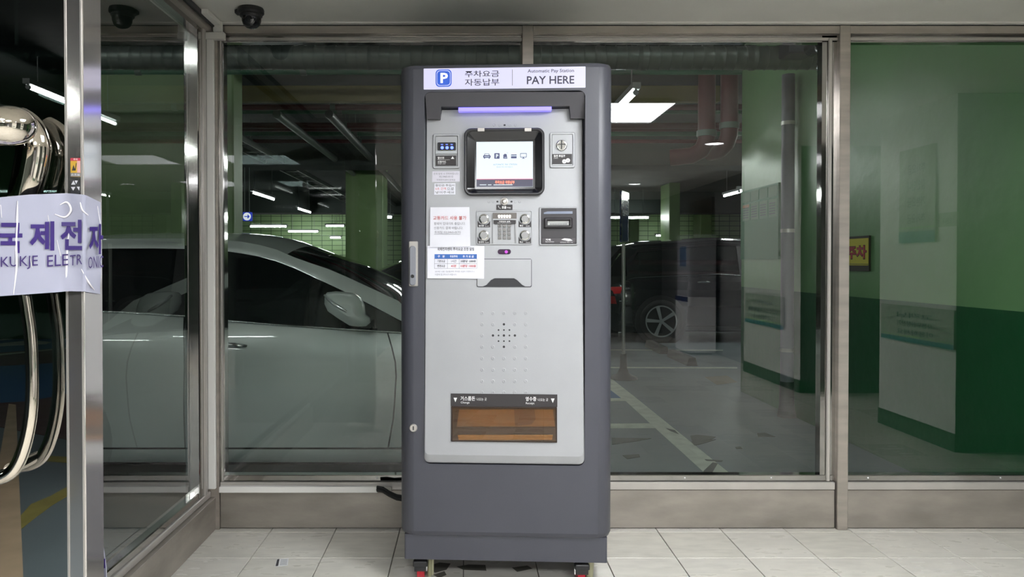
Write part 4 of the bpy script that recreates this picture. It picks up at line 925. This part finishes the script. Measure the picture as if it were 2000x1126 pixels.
# ================================================================== cars
cgl = mat('car_glass', (.006, .008, .008), .04, spec=.8); trim = mat('car_chrome', (.6, .62, .6), .15, 1.0); tyre = mat('tyre', (.012, .012, .013), .7)
def make_car(name, label, paint, Mx, hw, U, W, B, wb, seams, rock=.27, zsc=1.0, wheels=(.95, 3.72), wr=.33, rimr=.23, handles=(), lampm=None, tail=None, cat='car'):
    """U upper edge of the side (x,z), W window top edge (x,z), B belt line (x,z); car frame: x forward, z up, near side = -y"""
    org = Mx @ Vector((2.3, 0, 0)); r = empty(name, org, label, cat)
    zb0 = .86*zsc
    def ys(z, s): 
        t_ = .015+.05*((z-.60)/.45)**2 if z < zb0 else .015+.05*((zb0-.6)/.45)**2+(z-zb0)*.36
        return s*(hw-t_)
    def P(x, z, s, off=0):
        e = max(0, x-4.0)/.65; e2 = max(0, .6-x)/.6; k_ = .22*e*e+.15*e2*e2
        return Mx @ Vector((x, ys(z, s)*(1-k_)+s*off, z))
    zi = lambda A, x: interp(A, x, 0)
    xs = [i*4.65/46 for i in range(47)]
    cab0, cab1 = W[0][0], W[-1][0]
    # body sides
    for s in (-1, 1):
        cuts = [(lambda z: 0.0)] + [(lambda z, q=q: interp(q, z, 1)) for q in seams] + [(lambda z: 4.65)]
        names = ['rear_quarter', 'rear_door', 'front_door', 'front_fender']
        for i in range(len(cuts)-1):
            rows = []; n = 12
            for a in range(n+1):
                row = []
                for b in range(9):
                    z = .5
                    for _ in range(3):
                        x = (cuts[i](z)+.004)*(1-a/n)+(cuts[i+1](z)-.004)*a/n
                        top = min(zi(B, x), zi(U, x)-.004); z = rock+.006+(top-rock-.006)*b/8
                    row.append(P(x, z, s))
                rows.append(row)
            if s == 1: rows = rows[::-1]
            o = MB().grid(rows, paint).build(names[i], r)
            if s == -1 and i in (1, 2):
                for hx, hz in handles:
                    if cuts[i](hz) < hx < cuts[i+1](hz):
                        mb = MB(); pts = [P(hx-.10+.2*k_/6, hz+.010*sin(pi*k_/6), s, s*0+(-1 if s < 0 else 1)*.0*k_) + (P(hx, hz, s, .03)-P(hx, hz, s))*(1 if 0 < k_ < 6 else .2) for k_ in range(7)]
                        mb.tube(pts, [.008, .013, .014, .014, .013, .012, .007], trim, 10); mb.build('door_handle', o)
        rows = [[P(x, zz, s, -.015) for zz in (rock-.02, rock+.2, .7, min(zi(B, x), zi(U, x))-.012)] for x in xs]
        core = MB().grid(rows, M['dark']); core.build('inner_panel', r)
        rows = [[P(x, zz, s, oo) for zz, oo in ((.19, -.05), (.195, -.002), (rock-.004, .0))] for x in xs[5:-5]]
        MB().grid(rows, paint).build('rocker_panel', r)
        # window
        wx = [cab0+(cab1-cab0)*i/30 for i in range(31)]
        rows = [[P(x, zi(B, x)+(max(zi(W, x), zi(B, x)+.001)-zi(B, x))*j/4, s, -.012) for j in range(5)] for x in wx]
        g_ = MB().grid(rows, cgl).build('side_window', r)
        mb = MB(); mb.tube([P(x, zi(B, x)+.002, s, .003) for x in wx], .0065, trim, 6); mb.build('window_trim', g_, 'chrome strip')
        mb = MB()
        for bx_ in (wb,):
            q = [(bx_-.045, zi(B, bx_)+.005), (bx_+.045, zi(B, bx_)+.005), (bx_+.02, zi(W, bx_)-.002), (bx_-.05, zi(W, bx_)-.002)]
            mb.rings([[P(x, z, s, -.009) for x, z in q], [P(x, z, s, -.004) for x, z in q]], M['black'])
        mb.build('door_pillar', r)
        # rail / pillars
        ux = [x for x in xs if cab0-.0 <= x <= cab1+.001] ; ux = [cab0]+ux+[cab1]
        rows = [[P(x, zi(W, x)+(max(zi(U, x), zi(W, x)+.004)-zi(W, x))*j/3, s, (.004 if j in (1, 2) else 0)) for j in range(4)] for x in ux]
        MB().grid(rows, paint).build('roof_rail', r)
    # top surface
    def crown(x, y): 
        c = .035 if x > 3.75 or x < .7 else .06
        return c*(1-y*y)
    segs = [('trunk_lid', 0, .62, paint), ('rear_window', .62, 1.15, cgl), ('roof', 1.15, roofx, paint), ('windshield', roofx, 3.78, cgl), ('hood', 3.78, 4.62, paint)]
    for n_, a, b, m_ in segs:
        rows = []
        k = 14
        for i in range(k+1):
            x = a+(b-a)*i/k; z = zi(U, x); p0 = P(x, z, -1); p1 = P(x, z, 1); row = []
            for j in range(13):
                y = -1+2*j/12; q = p0.lerp(p1, j/12); dx = -.10*(1-y*y) if n_ == 'rear_window' else (.16*(1-y*y) if n_ == 'windshield' else 0)
                q = q + Vector((0, 0, crown(x, y))); row.append(q)
            rows.append(row)
        MB().grid(rows, m_).build(n_, r)
    for xe, nm_ in ((.02, 'rear_bumper'), (4.60, 'front_bumper')):
        rows = []
        for j in range(13):
            t_ = j/12; row = []
            for i in range(7):
                z = .22+(zi(U, xe)-.22)*i/6; a = P(xe, z, -1).lerp(P(xe, z, 1), t_); bul = Mx.to_3x3() @ Vector((.10*(1-(2*t_-1)**2)*(1 if xe > 2 else -1)*sin(pi*(.2+.6*i/6)), 0, crown(xe, 2*t_-1)*(i/6))); row.append(a+bul)
            rows.append(row)
        o = MB().grid(rows, paint).build(nm_, r)
        if xe < 2:
            for s in (-1, 1):
                q = [(.03, .72*zsc), (.30, .74*zsc), (.34, .86*zsc-.02), (.06, .85*zsc-.02)]
                MB().rings([[P(x, z, s, .0) for x, z in q], [P(x, z, s, .012) for x, z in q]], mat('tail_lamp', rgb(190, 25, 30), .15, coat=1)).build('tail_lamp', r)
        else:
            for s in (-1, 1):
                q = [(4.22, .62*zsc), (4.58, .60*zsc), (4.56, .70*zsc), (4.2, .73*zsc)]
                MB().rings([[P(x, z, s, .0) for x, z in q], [P(x, z, s, .010) for x, z in q]], mat('head_lamp', (.6, .62, .65), .08, coat=1)).build('head_lamp', r)
    mb = MB(); mb.rings([[Mx @ Vector((x, y, z)) for x, y in ((.2, -hw+.1), (4.4, -hw+.1), (4.4, hw-.1), (.2, hw-.1))] for z in (.17, .3)], M['dark']); mb.build('underbody', r)
    rim = mat('alloy_rim', (.40, .42, .42), .3, .2)
    for wx_ in wheels:
        for s in (-1, 1):
            C_ = Mx @ Vector((wx_, s*(hw-.015), wr)); ax = Mx.to_3x3() @ Vector((0, s, 0)); fx = (Mx.to_3x3() @ Vector((1, 0, 0))).normalized()
            pl_ = Pl(C_, fx, (0, 0, 1)); 
            if pl_.N.dot(ax) < 0: pl_ = Pl(C_, -fx, (0, 0, 1))
            arch = MB().disc(pl_, (0, 0), [(wr+.07, -.03), (wr+.07, .002), (wr+.05, .004)], M['dark'], 32).build('wheel_arch', r)
            wh = MB().disc(pl_, (0, 0), [(wr-.02, -.16), (wr, -.14), (wr, .0), (wr-.02, .02), (rimr+.015, .022), (rimr, .012)], tyre, 36, True).build('wheel', r)
            mb = MB().disc(pl_, (0, 0), [(rimr+.006, .014), (rimr+.006, .024), (rimr-.012, .024), (rimr-.016, .008)], rim, 36, cap=False)
            for k_ in range(5):
                a = pi/2+.25+2*pi*k_/5; d_ = Vector((cos(a), sin(a))); n_ = Vector((-d_.y, d_.x))
                q = [d_*.03+n_*.020, d_*.03-n_*.020, d_*(rimr-.01)-n_*.030, d_*(rimr-.01)+n_*.030]
                A_ = [(v.x, v.y) for v in q]; 
                mb.pr(pl_, [(A_, .016), ([(v.x*.98, v.y*.98) for v in q], .024)], rim)
            mb.disc(pl_, (0, 0), [(rimr-.018, .0085), (rimr-.018, .0125)], M['dark'], 30); mb.disc(pl_, (0, 0), [(.035, .02), (.03, .03)], rim, 16); mb.build('rim', wh)
    return r, P
# --- white sedan, profile read from the photograph
HW = .92; YC = 4.02+HW; XR = -3.93
Mw = Matrix.Translation((XR, YC, GZ))
def ysw(z): return HW-(.015+.05*((z-.60)/.45)**2 if z < .86 else .015+.05*((.86-.6)/.45)**2+(z-.86)*.36)
def L_(px, py):
    z = .8
    for _ in range(5):
        q = atY(px, py, YC-ysw(z)); z = q.z-GZ
    return (q.x-XR, z)
U = [(4.66, .50), (4.6, .66), (4.4, .74), (4.1, .80), (3.85, .86), (3.70, .93)]
U += [L_(*p) for p in ((780, 588), (720, 560), (672, 538), (640, 524.5), (608, 514), (566, 499), (540, 487), (510, 478.5), (475, 472), (440, 468), (380, 465.5), (300, 465), (200, 466))]
U += [(1.5, U[-1][1]-.02), (1.15, U[-1][1]-.07), (.85, U[-1][1]-.22), (.62, .99), (.3, .96), (.08, .90), (0, .70)]
Wt = [L_(*p) for p in ((846, 656), (780, 624.5), (720, 592.6), (672, 568.6), (624, 546), (576, 524), (544, 511), (496, 498), (441, 490), (377, 486), (300, 484.5), (200, 485))]
Wt += [(1.25, Wt[-1][1]-.05), (.95, Wt[-1][1]-.25), (.80, .98)]
Wt = sorted(Wt)
Bw = [(0, .80), (.5, .97), (.9, .99)] + sorted([L_(*p) for p in ((199, 608), (375, 619), (441, 627), (560, 636), (688, 645), (780, 650), (846, 656))]) + [(3.95, .84), (4.3, .75), (4.66, .6)]
sm = lambda pts: sorted([L_(*p) for p in pts], key=lambda q: q[1])
s_fd = sm([(748, 625), (761, 660), (771, 700), (774.5, 722), (769, 813), (755, 891)])
s_bd = sm([(360, 615), (361, 700), (362, 880)])
s_rq = [(1.1, .2), (1.25, .5), (1.1, .99)]
pw = mat('pearl_white_paint', (.74, .79, .76), .30, .15, coat=1, var=.03)
roofx = L_(560, 500)[0]
rw, Pw = make_car('car', 'white sedan parked close behind the left window', pw, Mw, HW, U, Wt, Bw, L_(352, 560)[0], [s_rq, s_bd, s_fd], rock=.275, handles=[L_(447, 675), L_(60, 660)], wheels=(.9, 4.02))
# side mirror
MP = Pl((0, YC-HW-.17, 0), (1, 0, 0), (0, 0, 1))
mo = [(633, 592), (633.5, 576), (638, 570.5), (655, 568.5), (690, 572), (703, 581), (710, 597), (712, 615), (721, 622), (723, 630), (715, 637), (700, 638), (684, 636), (660, 621), (640, 607)]
A = [MP.uv(*p) for p in mo][::-1]; c_ = (sum(a[0] for a in A)/len(A), sum(a[1] for a in A)/len(A))
sh = lambda k_: [(c_[0]+(u-c_[0])*k_, c_[1]+(v-c_[1])*k_) for u, v in A]
mb = MB(); mb.pr(MP, [(sh(.86), -.09), (sh(.98), -.06), (sh(1.0), -.01), (sh(.95), .025), (sh(.72), .05), (sh(.35), .06)], pw, smooth=True); mr = mb.build('side_mirror', rw)
mb = MB(); mb.tube([MP.pt(*MP.uv(*p), nn) for p, nn in (((637, 575), .044), ((645, 583), .056), ((658, 593), .064), ((672, 601), .064), ((681, 606.5), .060))], [.006, .009, .010, .009, .006], mat('mirror_lamp', (.75, .78, .78), .1, .6, coat=1), 8); mb.build('turn_lamp', mr, 'clear turn lamp strip')
mb = MB(); q = [MP.uv(*p) for p in ((706, 628), (722, 628), (722, 642), (702, 642))]; mb.poly(MP, q, -.16, -.05, M['black'], px=False); mb.build('mirror_foot', mr)
# dark sedan and dark van behind
pb = mat('black_paint', (.006, .007, .009), .12, coat=1); 
def moved(A, k=1.0, z0=0): return [(x, z0+z*k) for x, z in A]
base = (U, Wt, Bw)
Md = Matrix.Translation((2.1, 11.1, GZ)) @ Matrix.Rotation(pi, 4, 'Z')
roofx = 2.95
z6 = lambda P_: [(x, z*1.0) for x, z in P_]
s0 = [[(1.1, .2), (1.25, .5), (1.1, .99)], [(2.35, .2), (2.35, 1.1)], [(3.5, .2), (3.55, .9)]]
make_car('car', 'black sedan whose roof shows between the white car and the pay station', pb, Md, HW, z6(U), z6(Wt), z6(Bw), 2.3, s0, rock=.27)
Us = [(x, z*1.16 if z > .9 else z*1.12) for x, z in U]; Us = [p for p in Us if p[0] > 1.4]+[(1.2, 1.62), (.7, 1.60), (.35, 1.55), (.12, 1.3), (.02, 1.0), (0, .7)]
Ws = [(x, z*1.14) for x, z in Wt if x > 1.4]+[(1.0, 1.50), (.6, 1.46), (.42, 1.1)]
Bs = [(x, z*1.08) for x, z in Bw]
xv = atY(1292, 512, 11.9).x-.95
Mv = Matrix.Translation((xv, 12.85, GZ))
s1 = [[(1.35, .2), (1.4, 1.1)], [(2.35, .2), (2.35, 1.1)], [(3.5, .2), (3.55, .9)]]
make_car('van', 'black van with five-spoke alloy wheel beyond the right window', pb, Mv, .95, Us, sorted(Ws), Bs, 2.3, s1, rock=.27, zsc=1.08, wr=.35, rimr=.25, handles=[(1.65, .98), (2.6, .98)], cat='van')
# ================================================================== glass door leaf, handle and banner
DY = 1.262
DG = glass('door_film_glass', (.26, .30, .29), 2.5, add=.30)
xs0 = atY(131, 560, 1.24).x; xs1 = atY(165, 560, 1.24).x
DW = XY(1.24)
dl = MB().box(-1.62, xs0+.004, DY, DY+.01, .03, 2.12, DG).build('door_2', kind='structure')
ybk = xs1*F/(200-PX)
MB().box(xs0, xs1, 1.24, ybk, .02, 2.14, mat('door_stile_steel', (.60, .575, .56), .10, .9, bump=.015, bscale=5), c=.0012).build('stile', dl)
MB().box(xs0-.0015, xs0+.0015, 1.2385, 1.242, .02, 2.14, M['steelb']).box(xs1-.0045, xs1-.002, 1.2385, 1.242, .02, 2.14, M['steelb']).build('edge_trim', dl)
# handle (tapered bent tube), about 6 cm in front of the pane
HY = 1.222
def hp2(px, py, Y): return atY(px, py, Y)
def smooth(pts, rad, n=6):
    out = []; ro = []
    for i in range(len(pts)-1):
        p0 = pts[max(i-1, 0)]; p1 = pts[i]; p2 = pts[i+1]; p3 = pts[min(i+2, len(pts)-1)]
        for k_ in range(n):
            t_ = k_/n; out.append(.5*((2*p1)+(p2-p0)*t_+(2*p0-5*p1+4*p2-p3)*t_*t_+(3*p1-p0-3*p2+p3)*t_**3)); ro.append(rad[i]+(rad[i+1]-rad[i])*t_)
    return out+[pts[-1]], ro+[rad[-1]]
K_ = HY/F
r = empty('door_handle', hp2(40, 940, HY), 'large bent tubular steel pull handle on the glass door at the left edge', 'door handle')
pts = [(34, 232), (56, 250), (66, 290), (57, 345), (46, 390), (42, 450), (44, 540), (52, 600), (60, 660), (63, 740), (60, 810), (48, 870), (30, 912), (5, 930), (-30, 936)]
rad = [26, 28, 31, 30, 28, 22, 13, 11.5, 11.5, 11.5, 12, 12.5, 13, 14, 14]
pp, rd = smooth([hp2(x, y, HY) for x, y in pts], [q*K_ for q in rad]); MB().tube(pp, rd, M['chrome'], 24).build('grip', r)
pp, rd = smooth([hp2(x, y, Y) for x, y, Y in ((-60, 250, 1.08), (-20, 247, 1.08), (14, 245, 1.085), (30, 245, 1.10), (38, 246, 1.12), (42, 247, 1.135))], [.0275, .0285, .0295, .0285, .024, .012]); MB().tube(pp, rd, M['chrome'], 28).build('upper_arm', r)
for x, y in ((20, 260), (20, 915)): MB().tube([hp2(x, y, HY), hp2(x, y, DY)], .010, M['chrome'], 14).build('stand_off', r)
# stile stickers
SPn = Pl((0, 1.2395, 0), (1, 0, 0), (0, 0, 1))
r = empty('sticker', SPn.pt(*SPn.uv(148, 345)), 'yellow and red warning sticker on the steel door stile', 'sticker')
mb = MB().rrp(SPn, SPn.rect(138, 308.5, 157.5, 345), 0, .0006, mat('sticker_yellow', rgb(205, 165, 60), .5), r=.0008).build('film', r)
mb = MB().rrp(SPn, SPn.rect(138, 308.5, 157.5, 314), .0006, .0009, mat('sticker_red', rgb(190, 60, 80), .5), r=.0004); mb.rrp(SPn, SPn.rect(151, 314, 157.5, 337), .0006, .0009, mat('sticker_pink', rgb(220, 170, 165), .5), r=.0004); mb.rrp(SPn, SPn.rect(138, 337.5, 157.5, 344.5), .0006, .0009, M['inkg'], r=.0004)
mb.poly(SPn, [(141, 333), (144, 322), (147, 330), (149, 318), (150, 319), (148, 333)], .0006, .0010, M['ink']); text(mb, SPn, '손조심', (139.5, 339, 156, 343), .0011, KW, .01); text(mb, SPn, '주의', (144, 309.3, 152, 313), .0011, KW, .02); mb.build('print', r)
r = empty('sticker', SPn.pt(*SPn.uv(148, 378)), 'black and white triangle sticker on the steel door stile', 'sticker')
MB().rrp(SPn, SPn.rect(138, 351, 157, 378), 0, .0006, M['ink'], r=.002).build('film', r)
mb = MB()
for q in ([(139.5, 360.5), (144, 352.5), (148, 360.5)], [(146.5, 352.5), (152.5, 352.5), (149.5, 359.5)], [(139, 365), (147.5, 365), (143.5, 372)], [(150.5, 364.5), (156, 364.5), (155, 372)]): mb.poly(SPn, q, .0006, .0010, M['paper'])
mb.build('print', r)
# banner wrapped round handle and stile
film = mat('banner_film', rgb(152, 153, 170), .32, coat=.3, bump=.12, bscale=16)
xbf = xs1+.004
def bpos(px, v, n=0):
    """px: photo x along the banner, v: photo y"""
    if px < 128: Y = 1.10+.126*(px+40)/168
    elif px <= 165: Y = 1.226+.006*(px-128)/37
    else:
        Y = xbf*F/(px-PX); q = ray(px, v); d = q*(Y/q.y); return CAM+d+Vector((n, 0, 0))
    q = ray(px, v); d = q*(Y/q.y); P_ = CAM+d; return P_+Vector((0, -n, 0))
def btop(x): return interp([(-40, 386), (0, 385), (60, 379.5), (130, 377), (165, 380), (197, 395)], x)
def bbot(x): return interp([(-40, 582), (0, 578), (60, 574), (128, 569), (133, 568), (165, 569), (197, 574)], x)
r = empty('banner', bpos(100, 570), 'lilac film banner with purple lettering wrapped round the handle and stile of the glass door', 'banner')
rows = []
xl = [-40+i*7 for i in range(24)]+[131, 140, 150, 160, 165, 170, 178, 186, 193, 197]
for x in sorted(xl):
    rows.append([bpos(x, btop(x)+(bbot(x)-btop(x))*j/14, .0015*sin(x*.13)*sin(j*.9)+.001*sin(x*.05+j)+(.0025 if 126 < x < 134 and j > 8 else 0)) for j in range(15)])
mb = MB(); mb.grid(rows, film); mb.build('film', r)
# wrinkles in the film
mb = MB(); wk = mat('film_crease', rgb(226, 222, 226), .25, coat=.5)
for pl_ in ([(36, 392), (35, 430), (33, 470), (34, 520), (28, 575)], [(118, 400), (132, 395), (140, 410), (128, 424), (108, 418)], [(136, 452), (133, 480), (131, 530), (130, 567)], [(158, 395), (162, 410), (170, 420)], [(160, 525), (170, 550), (182, 566)], [(60, 500), (64, 522)], [(95, 420), (97, 432)], [(112, 468), (120, 500)], [(188, 402), (194, 440)], [(3, 400), (5, 425)]):
    pts_, rd_ = smooth([bpos(x, y, .0022) for x, y in pl_], [.0006]+[.0018]*(len(pl_)-2)+[.0006], 5); mb.tube(pts_, rd_, wk, 6)
mb.build('creases', r, kind='stuff')
def btext(mb, s, x0, y0, x1, y1, m, bold, slant=0):
    vs_, fs_ = tmesh(s, bold); mb.add([bpos(x0+(x1-x0)*a, y1+(y0-y1)*b+slant*(a-.5), .0042) for a, b in vs_], fs_, m)
mb = MB()
for ch, a, b, y0, y1 in (('국', 0, 47, 435, 494), ('제', 61, 109, 432, 489), ('전', 121, 163, 429, 488), ('자', 169, 197, 437, 496)): btext(mb, ch, a, y0, b, y1, M['purple'], .03)
for s, a, b, y0, y1 in (('KUKJE', 5, 77, 500, 526), ('ELE', 95, 136, 497, 519), ('TR', 139, 163, 497, 517), ('ONIC', 167.5, 197, 500, 523)): btext(mb, s, a, y0, b, y1, M['violet'], .0, -3)
mb.build('lettering', r, 'purple lettering')
# banner end on the floor behind the door
pts = [atY(*p) for p in ((201, 1063, 1.55), (207, 1110, 1.55), (207, 1180, 1.55))]
mb = MB(); a = [atY(200, 1063, 1.6), atY(207, 1108, 1.6), atY(208, 1180, 1.6), atY(196, 1180, 1.6), atY(197, 1063, 1.6)]
mb.rings([a, [p+Vector((0, .004, 0)) for p in a]], film); r = mb.build('banner_scrap', label='loose strip of lilac banner film hanging behind the door stile at the bottom', cat='banner')
MB().box(a[3].x-.0, a[2].x-.002, 1.598, 1.5995, atY(200, 1108, 1.6).z, atY(200, 1090, 1.6).z, M['purple']).build('print', r)
# door top rail and floor spring
MB().box(-1.62, xs1, 1.236, ybk+.004, 2.10, 2.15, M['steelb'], c=.002).build('top_rail', dl)
